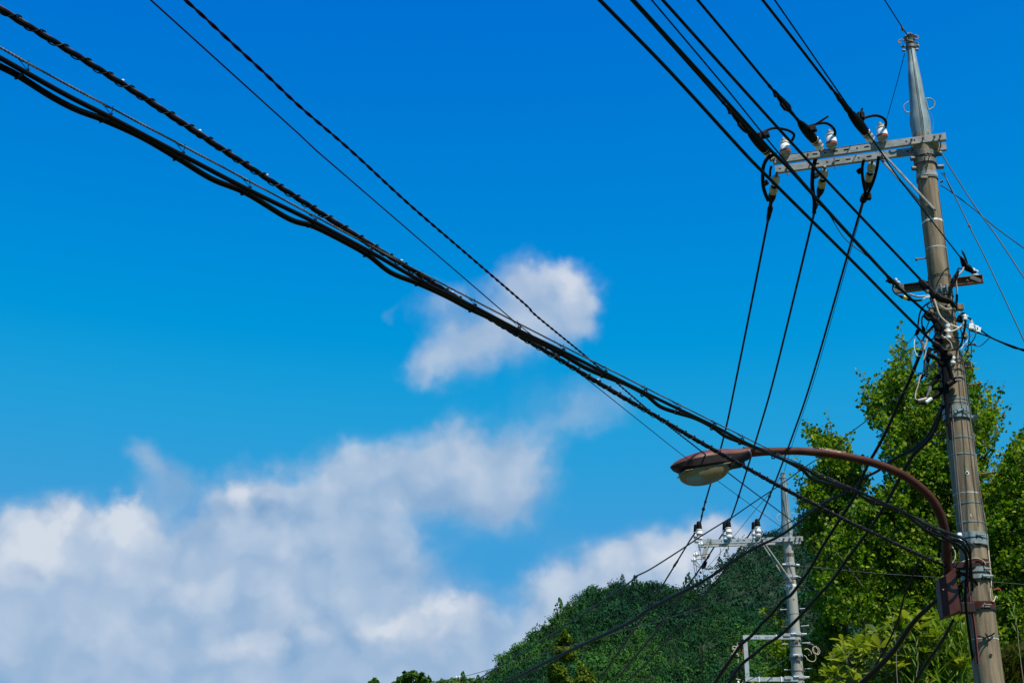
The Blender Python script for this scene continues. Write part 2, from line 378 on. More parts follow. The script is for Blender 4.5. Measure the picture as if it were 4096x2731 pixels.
ml = obj('road_marking', mb, M['whitepaint'], smooth=False); tag(ml, kind='structure')
mb = MB(); box(mb, (1.68, 40, 0.065), X_, Y_, Z_, 0.08, 100, 0.065); tag(obj('kerb', mb, M['concrete_new'], smooth=False), kind='structure')

hillmat = mat('hill_soil_and_undergrowth', (0.012, 0.03, 0.01), 1.0, var=(0.02, 0.045, 0.012), scale=0.08)
def interp_ridge(pts):
    ar = np.array([ratio(u, v) for u, v in pts]); return ar[:, 0], ar[:, 1]
def make_hill(name, pts, y0, yr, yb, drop):
    ra, rt = interp_ridge(pts)
    a = np.linspace(-1.3, 1.5, 420); yy = np.concatenate([np.linspace(y0, yr, 60), np.linspace(yr + 10, yb, 12)])
    A, YY = np.meshgrid(a, yy)
    H = height(A, YY, ra, rt, y0, yr, yb, drop)
    grid_obj(name, A * YY, YY, H, hillmat)
    return ra, rt
def height(A, YY, ra, rt, y0, yr, yb, drop):
    top = np.interp(A, ra, rt) * yr + 1.6 - drop
    t = (YY - y0) / (yr - y0)
    up = np.where(t <= 1, np.clip(t, 0, 1) ** 0.92, 1 - 0.8 * np.clip((YY - yr) / (yb - yr), 0, 1))
    wob = (np.sin(A * 61 + YY * 0.021) * 0.5 + np.sin(A * 23 - YY * 0.013 + 2) * 0.8 + np.sin(A * 140 + 1) * 0.25) * 5.0 * np.clip(4 * t * (1 - t), 0, 1)
    return np.maximum(top, 0) * up + wob - 1.0
ridge_f = [(-900,1700),(0,1680),(700,1650),(1000,1600),(1060,1572),(1110,1552),(1150,1508),(1200,1468),(1250,1428),(1300,1385),(1340,1358),(1400,1338),(1480,1332),(1560,1345),(1640,1372),(1760,1420),(1900,1470),(2100,1520),(2400,1560),(3300,1600)]
ridge_b = [(-900,1750),(900,1700),(1400,1470),(1560,1352),(1610,1345),(1640,1325),(1655,1296),(1672,1280),(1700,1262),(1740,1245),(1765,1222),(1800,1208),(1840,1196),(1900,1185),(2000,1168),(2100,1150),(2200,1135),(2340,1105),(2600,1060),(3300,1100)]
HF = (450., 800., 1000., 4.5); HB = (760., 1150., 1500., 5.5)
rf = make_hill('near_hill', ridge_f, *HF[:3], HF[3]); rb = make_hill('far_hill', ridge_b, *HB[:3], HB[3])

# crown prototypes: shells of leafy sprays
def spray_quads(P, Nn, size, jit, r_):
    n = len(P); Nn = Nn + r_.normal(0, jit, (n, 3)); Nn /= np.linalg.norm(Nn, axis=1)[:, None] + 1e-9
    up = np.tile([0, 0, 1.0], (n, 1)) + r_.normal(0, .3, (n, 3))
    s_ = np.cross(up, Nn); s_ /= np.linalg.norm(s_, axis=1)[:, None] + 1e-9
    t_ = np.cross(Nn, s_)
    a = r_.uniform(0, 6.28, n)[:, None]; s2 = s_ * np.cos(a) + t_ * np.sin(a); t2 = -s_ * np.sin(a) + t_ * np.cos(a)
    sz = (size * r_.uniform(.6, 1.3, n))[:, None]
    V = np.stack([P - s2 * sz * .9 - t2 * sz * .25, P - t2 * sz * .75 + Nn * sz * .15, P + s2 * sz - Nn * sz * .1, P + t2 * sz * .7 + s2 * sz * .1], 1)
    return V.reshape(-1, 3)
def crown_proto(kind, r_, nq):
    if kind == 'cone':
        h = r_.uniform(0, 1, nq) ** 0.8; th = r_.uniform(0, 6.28, nq); rad = (1 - h) ** .8 * (0.50 + .09 * np.sin(th * 5 + h * 20)) + .03
        P = np.stack([rad * np.cos(th), rad * np.sin(th), h * 1.25 - .2], 1); Nn = np.stack([np.cos(th), np.sin(th), np.full(nq, .5)], 1)
    else:
        nl = 7; c = r_.normal(0, .34, (nl, 3)); c[:, 2] = np.abs(c[:, 2]) * .8; c[0] = (0, 0, .35); rr = r_.uniform(.32, .55, nl)
        k = r_.integers(0, nl, nq); d = r_.normal(0, 1, (nq, 3)); d[:, 2] = np.abs(d[:, 2]) * 1.0 - .25; d /= np.linalg.norm(d, axis=1)[:, None]
        P = c[k] + d * rr[k][:, None] * r_.uniform(.8, 1.1, nq)[:, None]; Nn = d
    return spray_quads(P, Nn, .095 if kind != 'cone' else .085, .22, r_)
def forest(name, label, H, rr_, n, alo, ahi, size, cols, seed, conep, nq=72):
    r_ = np.random.default_rng(seed); y0, yr, yb, drop = H
    protos = [(crown_proto('cone' if i < 3 else 'round', r_, nq)) for i in range(8)]
    a = r_.uniform(alo, ahi, n); t = r_.uniform(0.02, 1.05, n) ** 0.8; y = y0 + t * (yr - y0)
    z = height(a, y, rr_[0], rr_[1], y0, yr, yb, drop)
    ok = (z - 1.6) / y > 0.135; a, y, z = a[ok], y[ok], z[ok]; n = len(a)
    Vs = []; Cs = []
    patch = np.sin(a * 47 + y * .017) + np.sin(a * 19 - y * .031 + 1) + r_.normal(0, .6, n)
    pk = np.where(r_.random(n) < conep, r_.integers(0, 3, n), r_.integers(3, 8, n))
    for i in range(n):
        s = size * r_.lognormal(0, .33); pr = protos[pk[i]]; th = r_.uniform(0, 6.28); c, s_ = math.cos(th), math.sin(th)
        V = pr * s; V = np.stack([V[:, 0] * c - V[:, 1] * s_, V[:, 0] * s_ + V[:, 1] * c, V[:, 2] * r_.uniform(.9, 1.3)], 1) + (a[i] * y[i], y[i], z[i] + s * .45)
        Vs.append(V.astype(np.float32))
        base = np.array(cols[0]) if patch[i] > .8 else (np.array(cols[1]) if patch[i] > -.8 else np.array(cols[2]))
        cc = base * r_.uniform(.6, 1.55) * np.repeat(r_.uniform(.85, 1.15, nq), 4)[:, None]
        Cs.append(cc.astype(np.float32))
    V = np.concatenate(Vs); C = np.concatenate(Cs); Fc = np.arange(len(V)).reshape(-1, 4)
    o = np_obj(name, V, Fc, M['farleaf'], col=C, loc=(float(a.mean() * yr), yr, 0))
    tag(o, label, 'forest', kind='stuff'); return o
forest('hillside_forest', 'dense green mixed forest covering the rounded nearer hill', HF, rf, 13500, -0.10, 0.42, 3.3,
       [(0.026, 0.082, 0.013), (0.010, 0.047, 0.014), (0.005, 0.028, 0.013)], 3, .15, 118)
forest('ridge_forest', 'darker green forest, tinted bluish for distance haze, on the taller hill behind the far pole', HB, rb, 5600, 0.08, 0.44, 5.6,
       [(0.012, 0.052, 0.021), (0.007, 0.036, 0.019), (0.005, 0.026, 0.018)], 4, .2, 80)  # bluish foliage colours stand in for the haze over the far hill
forest('valley_forest', 'low dark treetops at the foot of the hill on the left', (300., 520., 620., 4.), interp_ridge([(-900,1750),(0,1750),(900,1650),(1040,1562),(1110,1578),(1400,1640),(2500,1700)]), 260, -0.12, 0.1, 3.6,
       [(0.05, 0.11, 0.02), (0.03, 0.085, 0.02), (0.02, 0.06, 0.02)], 5, .3, 110)

# ================================================================== near trees
def in_poly(x, y, poly):
    c = np.zeros(len(x), bool); n = len(poly)
    for i in range(n):
        x1, y1 = poly[i]; x2, y2 = poly[(i + 1) % n]
        with np.errstate(divide='ignore', invalid='ignore'):
            c ^= ((y1 > y) != (y2 > y)) & (x < (x2 - x1) * (y - y1) / (y2 - y1 + 1e-12) + x1)
    return c
def to_world(u, v, Y):
    x = (u - CX) / FPX; up = (CY - v) / FPX; ry = math.cos(PITCH) - up * math.sin(PITCH); rz = math.sin(PITCH) + up * math.cos(PITCH)
    t = Y / ry; return np.stack([x * t, Y, CZ + rz * t], -1)
def fan_leaves(P, D, size, r_, cols):
    """fan-shaped ginkgo blades on short stalks: two folded quads each"""
    n = len(P); D = D / (np.linalg.norm(D, axis=1)[:, None] + 1e-9)
    q = r_.normal(0, 1, (n, 3)); s_ = np.cross(D, q); s_ /= np.linalg.norm(s_, axis=1)[:, None] + 1e-9; nn_ = np.cross(s_, D)
    sz = (size * r_.uniform(.6, 1.25, n))[:, None]
    b = P; m = P + D * sz * .92 + nn_ * sz * .14
    l1 = P + D * sz * .62 + s_ * sz * .62 - nn_ * sz * .05; l2 = P + D * sz * 1.02 + s_ * sz * .34 + nn_ * sz * .06
    r1 = P + D * sz * .62 - s_ * sz * .62 - nn_ * sz * .05; r2 = P + D * sz * 1.02 - s_ * sz * .34 + nn_ * sz * .06
    V = np.stack([b, l1, l2, m, r2, r1], 1).reshape(-1, 3); k = np.arange(n)[:, None] * 6
    Fc = np.concatenate([k + [0, 1, 2, 3], k + [0, 3, 4, 5]], 0)
    C = np.repeat(cols, 6, axis=0); return V, Fc, C
GK = np.array([(0.075, 0.155, 0.005), (0.155, 0.235, 0.008), (0.032, 0.085, 0.005), (0.27, 0.31, 0.025)])
def ginkgo(label, base, top, Yc, polys, shoots, ncl, per, seed, extra=None):
    r_ = np.random.default_rng(seed)
    root = thing('ginkgo_tree', label, 'tree', base, 'ginkgo trees behind the utility pole')
    b = Vector(base); tp = Vector(top)
    mb = MB(); tube(mb, catmull([b, b.lerp(tp, .4) + Vector((.06, 0, 0)), b.lerp(tp, .75) - Vector((.05, 0, 0)), tp], 6), [.17, .12, .07, .015], 10)
    obj('trunk', mb, M['wood'], root)
    Cc = []; R0 = []
    for poly, w, thick in polys:
        pu = np.array(poly, float); k = 0; need = int(ncl * w)
        while k < need:
            u = r_.uniform(pu[:, 0].min(), pu[:, 0].max(), 400); v = r_.uniform(pu[:, 1].min(), pu[:, 1].max(), 400)
            ok = in_poly(u, v, poly); u, v = u[ok][:need - k], v[ok][:need - k]
            y = Yc + r_.normal(0, thick * .5, len(u)).clip(-thick, thick)
            Cc.append(to_world(u, v, y)); R0.append(np.full(len(u), .18) * r_.uniform(.5, 1.5, len(u))); k += len(u)
    Cc = np.concatenate(Cc); R0 = np.concatenate(R0)
    # branches reach from the trunk to the clumps
    mbb = MB()
    for i in r_.choice(len(Cc), min(70, len(Cc)), replace=False):
        e = Vector(Cc[i]); t = min(.97, max(.15, (e.z - b.z - (Vector((e.x, e.y, 0)) - Vector((b.x, b.y, 0))).length * .8) / max(.1, tp.z - b.z))); s0 = b.lerp(tp, t)
        mid = s0.lerp(e, .55) - Vector((0, 0, .08)); tube(mbb, catmull([s0, mid, e], 4), [.03, .016, .006], 5)
    gap = np.sin(Cc[:, 0] * 5.1 + Cc[:, 2] * 3.3 + seed) + np.sin(Cc[:, 2] * 6.3 - Cc[:, 0] * 2.9 + Cc[:, 1]) + .8 * np.sin(Cc[:, 0] * 11 + Cc[:, 2] * 9)
    kp = gap > -1.25; Cc, R0 = Cc[kp], R0[kp]
    P = []; D = []
    for c, rr in zip(Cc, R0):
        n = max(14, int(per * (rr / .18) ** 2)); d = r_.normal(0, 1, (n, 3)); d[:, 2] += .35; d /= np.linalg.norm(d, axis=1)[:, None]
        rad = rr * r_.uniform(.1, 1.0, n) ** .45
        P.append(c + d * rad[:, None] * np.array([1.15, 1.15, .8])); D.append(d + r_.normal(0, .6, (n, 3)))
    P = [np.concatenate(P)]; D = [np.concatenate(D)]
    q = P[0] - np.array([0, 0, CZ]); w_ = q[:, 1] * math.cos(PITCH) + q[:, 2] * math.sin(PITCH); uu = CX + FPX * q[:, 0] / w_; vv = CY - FPX * (-q[:, 1] * math.sin(PITCH) + q[:, 2] * math.cos(PITCH)) / w_
    ins = np.zeros(len(uu), bool)
    ju, jv = uu + 16 * np.sin(uu * .11 + vv * .05) + r_.normal(0, 9, len(uu)), vv + 14 * np.sin(vv * .13 - uu * .04) + r_.normal(0, 9, len(uu))
    for poly, _, _ in polys: ins |= in_poly(ju, jv, poly)
    ins |= r_.random(len(uu)) < .10; P, D = [P[0][ins]], [D[0][ins]]
    # free shoots standing out of the crown
    auto = []
    for poly, _, _ in polys:
        n_p = len(poly); cu_ = sum(p_[0] for p_ in poly) / n_p
        for i_ in range(n_p):
            (xa, ya), (xb, yb) = poly[i_], poly[(i_ + 1) % n_p]
            for _ in range(max(1, int(math.hypot(xb - xa, yb - ya) / 34))):
                f_ = r_.random(); x_, y_ = xa + (xb - xa) * f_, ya + (yb - ya) * f_
                if y_ > 2330 or x_ > 4110: continue
                sg = 1 if x_ > cu_ else -1; l_ = r_.uniform(22, 70); auto.append((x_ + sg * r_.uniform(.1, .8) * l_, y_ - l_ * r_.uniform(.3, 1.0), x_ - sg * 12, y_ + 25, int(l_ * .42), .08))
    for (u0, v0, u1, v1, cnt, spread) in list(shoots) + auto:
        Yd = Yc + r_.normal(0, .4); a_ = to_world(np.array([u0]), np.array([v0]), np.array([Yd]))[0]; e_ = to_world(np.array([u1]), np.array([v1]), np.array([Yd + .1]))[0]
        tube(mbb, catmull([Vector(e_), Vector(e_).lerp(Vector(a_), .5) + Vector((.03, 0, .02)), Vector(a_)], 4), [.014, .008, .003], 5)
        t = r_.uniform(0, 1, cnt) ** .8; c = a_ + (e_ - a_) * t[:, None]; off = r_.normal(0, 1, (cnt, 3)); off /= np.linalg.norm(off, axis=1)[:, None]
        P.append(c + off * (.035 + spread * t[:, None]) * r_.uniform(.5, 1.1, (cnt, 1))); D.append(off + [0, 0, .3])
    tag(obj('branches', mbb, M['twig'], root), kind='stuff')
    P = np.concatenate(P); D = np.concatenate(D)
    cols = GK[r_.choice(4, len(P), p=[.45, .27, .2, .08])] * r_.uniform(.75, 1.25, (len(P), 1))
    V, Fc, C = fan_leaves(P, D, .066, r_, cols)
    tag(np_obj('leaves', V, Fc, M['leaf'], root, C), kind='stuff')
    return root
polyM = [(3592,1400),(3612,1385),(3640,1400),(3655,1440),(3650,1500),(3672,1560),(3700,1530),(3745,1440),(3800,1430),(3860,1440),(3890,1520),(3950,1600),(3990,1640),(3992,1700),(3960,1770),(3935,1830),(3925,1900),(3990,1990),(4000,2200),(3960,2480),(3600,2500),(3330,2490),(3290,2400),(3270,2330),(3290,2250),(3270,2180),(3340,2080),(3440,2000),(3540,1960),(3570,1900),(3530,1840),(3550,1780),(3545,1715),(3500,1690),(3465,1650),(3475,1600),(3500,1560),(3520,1530),(3560,1500),(3585,1460)]
polyL = [(3232,1700),(3262,1735),(3300,1745),(3330,1735),(3365,1765),(3390,1800),(3375,1830),(3440,1850),(3462,1900),(3440,1980),(3500,2040),(3480,2150),(3380,2300),(3270,2330),(3290,2230),(3225,2160),(3208,2110),(3215,2040),(3205,1980),(3235,1930),(3290,1880),(3285,1830),(3255,1770)]
polyL2 = [(3222,2380),(3290,2400),(3340,2470),(3400,2560),(3320,2640),(3310,2731),(3060,2731),(3080,2640),(3066,2570),(3110,2560),(3160,2600),(3250,2560),(3260,2500),(3300,2470),(3260,2430)]
polyR = [(4096,1745),(4075,1760),(4040,1800),(4015,1850),(3985,1880),(3965,1930),(3950,2000),(3940,2200),(3955,2640),(4120,2660),(4300,2600),(4300,1800),(4200,1720)]
shM = [(3601,1286,3606,1410,26,.07),(3428,1475,3500,1580,34,.06),(3436,1554,3490,1610,22,.08),(3422,1604,3500,1650,34,.09),(3494,1500,3520,1580,30,.09),(3566,1380,3590,1450,30,.10),(3530,1520,3560,1600,40,.12),(3890,1486,3870,1560,16,.08),(4016,1530,3975,1640,30,.06),(3948,1556,3950,1640,24,.09),(4002,1682,3975,1740,24,.10),(3900,1600,3890,1680,30,.1),(3962,1760,3940,1820,20,.08),(3520,1830,3580,1860,30,.1),(3745,1424,3742,1520,34,.12),(3640,1400,3630,1500,40,.12)]
shL = [(3307,1636,3330,1770,18,.05),(3218,1674,3250,1760,36,.07),(3262,1705,3275,1780,26,.08),(3412,1722,3375,1790,20,.08),(3182,1824,3215,1900,14,.05),(3155,1886,3215,1960,20,.06),(3194,1908,3230,1960,20,.09),(3046,2424,3090,2500,46,.09),(3093,2440,3100,2500,14,.06),(3120,2470,3125,2520,40,.12)]
shR = [(4058,1730,4050,1800,24,.08),(4094,1720,4080,1790,30,.1),(3978,1808,4010,1880,22,.08),(4110,1700,4100,1780,30,.1)]
tM = SZ(3640, 1500, 0)
def gbase(u, Y):
    p = to_world(np.array([u]), np.array([2300.]), np.array([Y]))[0]; return (float(p[0]), Y, float(bank(np.array(p[0]), np.array(Y))))
def gtop(u, v, Y):
    p = to_world(np.array([u]), np.array([v]), np.array([Y]))[0]; return (float(p[0]), float(p[1]), float(p[2]))
ginkgo('tallest ginkgo, its leafy top rising just left of and behind the near concrete pole', gbase(3690., 28.), gtop(3604., 1400., 28.), 28., [(polyM, 1, 1.5)], shM, 1500, 42, 11)
ginkgo('bright ginkgo right beside the far pole, crossed by the lamp arm', gbase(3330., 30.), gtop(3310., 1690., 30.), 30., [(polyL, .78, 1.1), (polyL2, .3, .9)], shL, 800, 42, 12)
ginkgo('ginkgo at the right edge of the picture, right of the near pole', gbase(4130., 27.), gtop(4110., 1740., 27.), 27., [(polyR, 1, 1.4)], shR, 900, 42, 13)

# ------------------------------------------------------------------ broad-leaved shrub with whorled leaves
SH = np.array([(0.11, 0.16, 0.008), (0.16, 0.20, 0.012), (0.06, 0.10, 0.008), (0.23, 0.25, 0.03)])
def blade(cup=.12):
    # pointed obovate leaf, 12 triangles, unit length along x
    xs = [0, .18, .45, .72, .9, 1.0]; ws = [.015, .10, .19, .21, .13, .0]
    V = []; Fc = []
    for x, w in zip(xs, ws):
        zc = -.16 * x * x; V += [(x, -w, zc + cup * w * 1.6), (x, 0, zc), (x, w, zc + cup * w * 1.6)]
    for i in range(5):
        for j in (0, 1): a = i * 3 + j; Fc.append((a, a + 3, a + 4, a + 1))
    return np.array(V, float), Fc
BV, BF = blade()
def shrub(label, cat, polys, Yc, thick, nclu, seed, ground, singles=280, L=.15, cols=SH, density=7):
    r_ = np.random.default_rng(seed)
    cs = []
    for poly in polys:
        pu = np.array(poly, float); k = 0
        while k < nclu:
            u = r_.uniform(pu[:, 0].min(), pu[:, 0].max(), 300); v = r_.uniform(pu[:, 1].min(), pu[:, 1].max(), 300)
            ok = in_poly(u, v, poly); u, v = u[ok][:nclu - k], v[ok][:nclu - k]
            cs.append(to_world(u, v, Yc + r_.uniform(-thick, thick, len(u)))); k += len(u)
    cs = np.concatenate(cs); base = Vector((float(cs[:, 0].mean()), Yc, ground))
    root = thing('broadleaf_shrub', label, cat, base)
    mbb = MB(); stems = [base + Vector((random.uniform(-1, 1), random.uniform(-.6, .6), 0)) for _ in range(9)]
    for i in r_.choice(len(cs), min(90, len(cs)), replace=False):
        e = Vector(cs[i]); s0 = min(stems, key=lambda s: (Vector((s.x, s.y, 0)) - Vector((e.x, e.y, 0))).length + random.random() * .6)
        tube(mbb, catmull([s0, s0.lerp(e, .5) + Vector((random.uniform(-.2, .2), 0, .1)), e], 4), [.02, .011, .005], 5)
    tag(obj('stems', mbb, M['twig'], root), kind='stuff')
    order = np.argsort(cs[:, 1] * 1.0 - cs[:, 2] * .15); cs = cs[order]
    V = []; Fc = []; C = []; meshes = []
    for k in range(4):
        me = bpy.data.meshes.new('leaf'); me.from_pydata((BV * L * (1 + .12 * k)).tolist(), [], BF); me.update()
        me.polygons.foreach_set('use_smooth', [True] * len(BF)); at = me.color_attributes.new('col', 'FLOAT_COLOR', 'POINT')
        at.data.foreach_set('color', np.tile([*cols[k % len(cols)], 1], len(BV)).astype(np.float32)); me.materials.append(M['leaf']); meshes.append(me)
    cnt = 0
    for c in cs:
        ax = Vector((r_.normal(0, .35), r_.normal(-.15, .3), 1)).normalized(); m_ = r_.integers(density - 2, density + 3); ph = r_.uniform(0, 6.28)
        for j in range(m_):
            th = ph + j * 6.283 / m_ + r_.normal(0, .15); tilt = r_.uniform(.2, .95)
            s_ = ax.orthogonal().normalized(); s2 = ax.cross(s_); out = s_ * math.cos(th) + s2 * math.sin(th)
            x = (out + ax * tilt).normalized(); z = (ax - x * ax.dot(x)).normalized(); y = z.cross(x)
            l = L * r_.uniform(.7, 1.25); col = cols[r_.choice(len(cols))] * r_.uniform(.8, 1.2)
            if cnt < singles:
                o = bpy.data.objects.new('leaf', meshes[r_.integers(0, 4)]); COL.objects.link(o); o.parent = root
                from mathutils import Matrix
                q = Matrix((x, y, z)).transposed().to_quaternion(); o.rotation_mode = 'QUATERNION'; o.rotation_quaternion = q
                o.location = Vector(c) - base; o.scale = (1, 1, 1)
            else:
                W = np.outer(BV[:, 0] * l, x) + np.outer(BV[:, 1] * l, y) + np.outer(BV[:, 2] * l, z) + c
                n = len(V) * len(BV); V.append(W); Fc.append(np.array(BF) + n); C.append(np.tile(col, (len(BV), 1)))
            cnt += 1
    tag(np_obj('leaves', np.concatenate(V), np.concatenate(Fc), M['leaf'], root, np.concatenate(C), smooth=True), kind='stuff')
    return root
shrub('yellow-green shrub with whorls of long oval leaves, below the lamp box', 'shrub',
      [[(3300,2731),(3310,2680),(3330,2610),(3345,2570),(3400,2540),(3440,2555),(3480,2520),(3540,2500),(3600,2480),(3660,2450),(3710,2470),(3760,2500),(3840,2490),(3880,2530),(3900,2900),(3250,2900)]], 18.6, 1.3, 620, 21, 3.3)
# brownish grass and weeds on the bank
def tufts(name, label, cat, poly, Y, th, n, seed, cols, h=.35, kind='stuff'):
    r_ = np.random.default_rng(seed); pu = np.array(poly, float)
    u = r_.uniform(pu[:, 0].min(), pu[:, 0].max(), n * 3); v = r_.uniform(pu[:, 1].min(), pu[:, 1].max(), n * 3); ok = in_poly(u, v, poly); u, v = u[ok][:n], v[ok][:n]
    b = to_world(u, v, Y + r_.uniform(-th, th, len(u))); n = len(b)
    lean = r_.normal(0, .35, (n, 3)); lean[:, 2] = 1; H = (h * r_.uniform(.5, 1.4, n))[:, None]
    s_ = r_.normal(0, 1, (n, 3)); s_[:, 2] = 0; s_ /= np.linalg.norm(s_, axis=1)[:, None]; w = .008 * r_.uniform(.7, 2.2, n)[:, None]
    m = b + lean * H * .55; t = b + lean * H + np.stack([lean[:, 0], lean[:, 1], -np.abs(lean[:, 0]) * .8], 1) * H * .7
    V = np.stack([b - s_ * w, b + s_ * w, m + s_ * w, m - s_ * w, t, t + s_ * .002], 1).reshape(-1, 3); k = np.arange(n)[:, None] * 6
    Fc = np.concatenate([k + [0, 1, 2, 3], k + [3, 2, 5, 4]], 0)
    C = np.repeat(cols[r_.choice(len(cols), n)] * r_.uniform(.7, 1.3, (n, 1)), 6, 0)
    return tag(np_obj(name, V, Fc, M['leaf'], None, C, loc=tuple(b.mean(0))), label, cat, kind=kind)
tufts('bank_grass', 'brownish weeds and grass on the bank at the bottom right corner', 'grass', [(3790,2800),(3820,2690),(3900,2670),(4000,2660),(4150,2620),(4200,2900),(3790,2900)], 19.6, .9, 30000, 31,
      np.array([(0.06, 0.03, 0.012), (0.09, 0.06, 0.012), (0.04, 0.07, 0.01), (0.06, 0.10, 0.012)]), .22)
tufts('tall_grass', 'green grass blades standing between the shrub and the bank', 'grass', [(3640,2780),(3680,2640),(3760,2560),(3880,2520),(3900,2900),(3640,2900)], 17.9, .5, 900, 32,
      np.array([(0.11, 0.20, 0.02), (0.16, 0.24, 0.03), (0.08, 0.15, 0.02)]), .42)
# lone reeds
for (u0, v0, u1, v1, lab) in [(3565, 2448, 3590, 2731, 'thin pale reed rising out of the shrub left of the lamp box'), (4048, 2415, 4080, 2620, 'thin reed standing right of the near pole, above the brown weeds'), (3663, 2560, 3668, 2760, 'straight green reed stem in the middle of the shrub')]:
    mb = MB(); a_ = S(u0, v0, 17.0); b_2 = S(u1, v1, 17.0); b0 = Vector((b_2.x, b_2.y, 2.6)); tube(mb, catmull([b0, b_2, a_.lerp(b_2, .5) + Vector((.02, 0, 0)), a_], 5), [.007, .006, .005, .001], 5)
    rt_ = thing('reed', lab, 'reed', b0); obj('stem', mb, M['twig'], rt_)
    for k in range(5):
        p = a_.lerp(b_2, .03 + k * .13); sgn = 1 if k % 2 else -1
        V = [p, p + Vector((.008 * sgn, 0, .06)), p + Vector((.045 * sgn, .01, .13)), p + Vector((.028 * sgn, 0, .06))]
        o = np_obj('blade', np.array([tuple(x) for x in V]), np.array([[0, 1, 2, 3]]), M['leaf'], rt_, np.tile((.16, .25, .04), (4, 1)))

# ------------------------------------------------------------------ small conifer and round trees beyond
def lumps_tree(name, label, cat, blobs, Y, seed, cols, size, per, trunk, group=None, up=.6):
    r_ = np.random.default_rng(seed); x0, zt = trunk
    base = Vector((x0, Y, 0)); root = thing(name, label, cat, base, group)
    mb = MB(); tube(mb, [base, Vector((x0, Y, zt * .6)), Vector((x0, Y, zt))], [.16, .1, .02], 8); obj('trunk', mb, M['wood'], root)
    P = []; D = []
    for (u, v, ru, rv) in blobs:
        w = Y / ray(u, v).y; c = to_world(np.array([float(u)]), np.array([float(v)]), np.array([Y + r_.normal(0, .25)]))[0]; rx_, rz_ = ru * w / FPX, rv * w / FPX
        n = int(per * rx_ * rz_ / (size * size) + 20); d = r_.normal(0, 1, (n, 3)); d /= np.linalg.norm(d, axis=1)[:, None]
        rad = r_.uniform(.5, 1.02, n)[:, None]; P.append(c + d * rad * [rx_, rx_, rz_]); D.append(d * [1, 1, .6] + [0, 0, up])
    P = np.concatenate(P); D = np.concatenate(D)
    V = spray_quads(P, D, size, .5, r_); C = np.repeat(cols[r_.choice(len(cols), len(P))] * r_.uniform(.7, 1.3, (len(P), 1)), 4, 0)
    tag(np_obj('foliage', V, np.arange(len(V)).reshape(-1, 4), M['leaf'], root, C), kind='stuff'); return root
CF = np.array([(0.09, 0.15, 0.004), (0.06, 0.115, 0.004), (0.13, 0.155, 0.005), (0.03, 0.065, 0.004)])
def xz(u, v, Y): p = S(u, v, Y); return (p.x, p.z)
lumps_tree('conifer', 'small golden green conifer with a pointed top in front of the hill', 'conifer',
    [(2259,2522,6,14),(2258,2545,17,16),(2240,2556,16,12),(2276,2556,18,15),(2258,2570,26,14),(2228,2585,22,12),(2250,2600,30,16),(2282,2605,26,22),(2224,2598,20,16),(2292,2620,18,20),(2270,2632,30,18),(2222,2668,34,22),(2240,2690,34,26),(2214,2705,26,30),(2250,2725,40,30),(2280,2740,40,30)],
    85., 41, CF, .085, 22, xz(2262, 2515, 85.))
lumps_tree('conifer', 'lower rounded conifer top right of the pointed one', 'conifer',
    [(2323,2655,10,14),(2328,2670,20,16),(2342,2690,22,20),(2318,2690,20,18),(2356,2705,22,22),(2330,2720,34,24),(2370,2728,18,20),(2300,2735,20,16)],
    82., 42, CF, .085, 22, xz(2325, 2650, 82.))
BL = np.array([(0.045, 0.10, 0.01), (0.07, 0.13, 0.01), (0.028, 0.07, 0.008)])
lumps_tree('broadleaf_tree', 'round broadleaf treetop at the bottom edge, left of the white ball insulator', 'tree',
    [(1655,2692,20,12),(1632,2702,26,14),(1680,2700,26,14),(1612,2715,36,18),(1700,2716,32,20),(1655,2720,60,30),(1600,2740,40,26),(1710,2745,36,30)], 70., 43, BL, .16, 4.0, xz(1655, 2690, 70.), 'broadleaf treetops along the bottom edge')
lumps_tree('broadleaf_tree', 'smallest treetop at the bottom edge, leftmost of all', 'tree', [(1497,2722,12,9),(1490,2735,20,14),(1507,2738,18,14)], 70., 44, BL, .16, 4.0, xz(1497, 2722, 70.), 'broadleaf treetops along the bottom edge')
lumps_tree('broadleaf_tree', 'low treetop at the bottom edge under the white ball insulator', 'tree',
    [(1780,2728,26,12),(1815,2722,22,12),(1850,2720,26,14),(1885,2724,24,14),(1910,2730,26,14),(1750,2738,26,12),(1840,2740,80,18)], 72., 45, BL, .16, 4.0, xz(1850, 2722, 72.), 'broadleaf treetops along the bottom edge')
# ================================================================== near utility pole
NY = 13.0; PX = 4.29
def zv(v, Y): r = ray(2048, v); return CZ + Y / r.y * r.z
def prad(z): return 0.10 + (zv(700, NY) - z) * 0.0062
def on_pole(u, v, off=0.012, PXc=PX, Yc=NY, rf_=None):
    """point on the camera side of a shaft, seen along the given sight line"""
    Y = Yc - 0.1
    for _ in range(4):
        p = S(u, v, Y); r = (rf_ or prad)(p.z) + off; dx = max(-r, min(r, p.x - PXc)); Y = Yc - math.sqrt(max(0, r * r - dx * dx))
    return S(u, v, Y)
pole = thing('utility_pole', 'big weathered grey-brown concrete utility pole at the right, topped by a steel cap', 'utility pole', (PX, NY, 0), 'utility poles')
def shaft(name, parent, x, y, z0, z1, rf_, m, label=None, sides=36, n=40):
    mb = MB(); lathe(mb, (x, y, 0), Z_, [(z0 + (z1 - z0) * i / n, rf_(z0 + (z1 - z0) * i / n)) for i in range(n + 1)], sides); return obj(name, mb, m, parent, label=label)
zj = zv(1108, NY)
shaft('concrete_shaft', pole, PX, NY, 0, zv(545, NY), prad, M['concrete'])
def band(parent, z, h, r, m, x=PX, y=NY, name='band', label=None, tilt=0.0):
    mb = MB(); ax = Vector((tilt, 0, 1)).normalized(); lathe(mb, Vector((x, y, z)) - ax * h / 2, ax, [(0, r - .012), (0, r), (h, r), (h, r - .012)], 32, False); return obj(name, mb, m, parent, label=label)
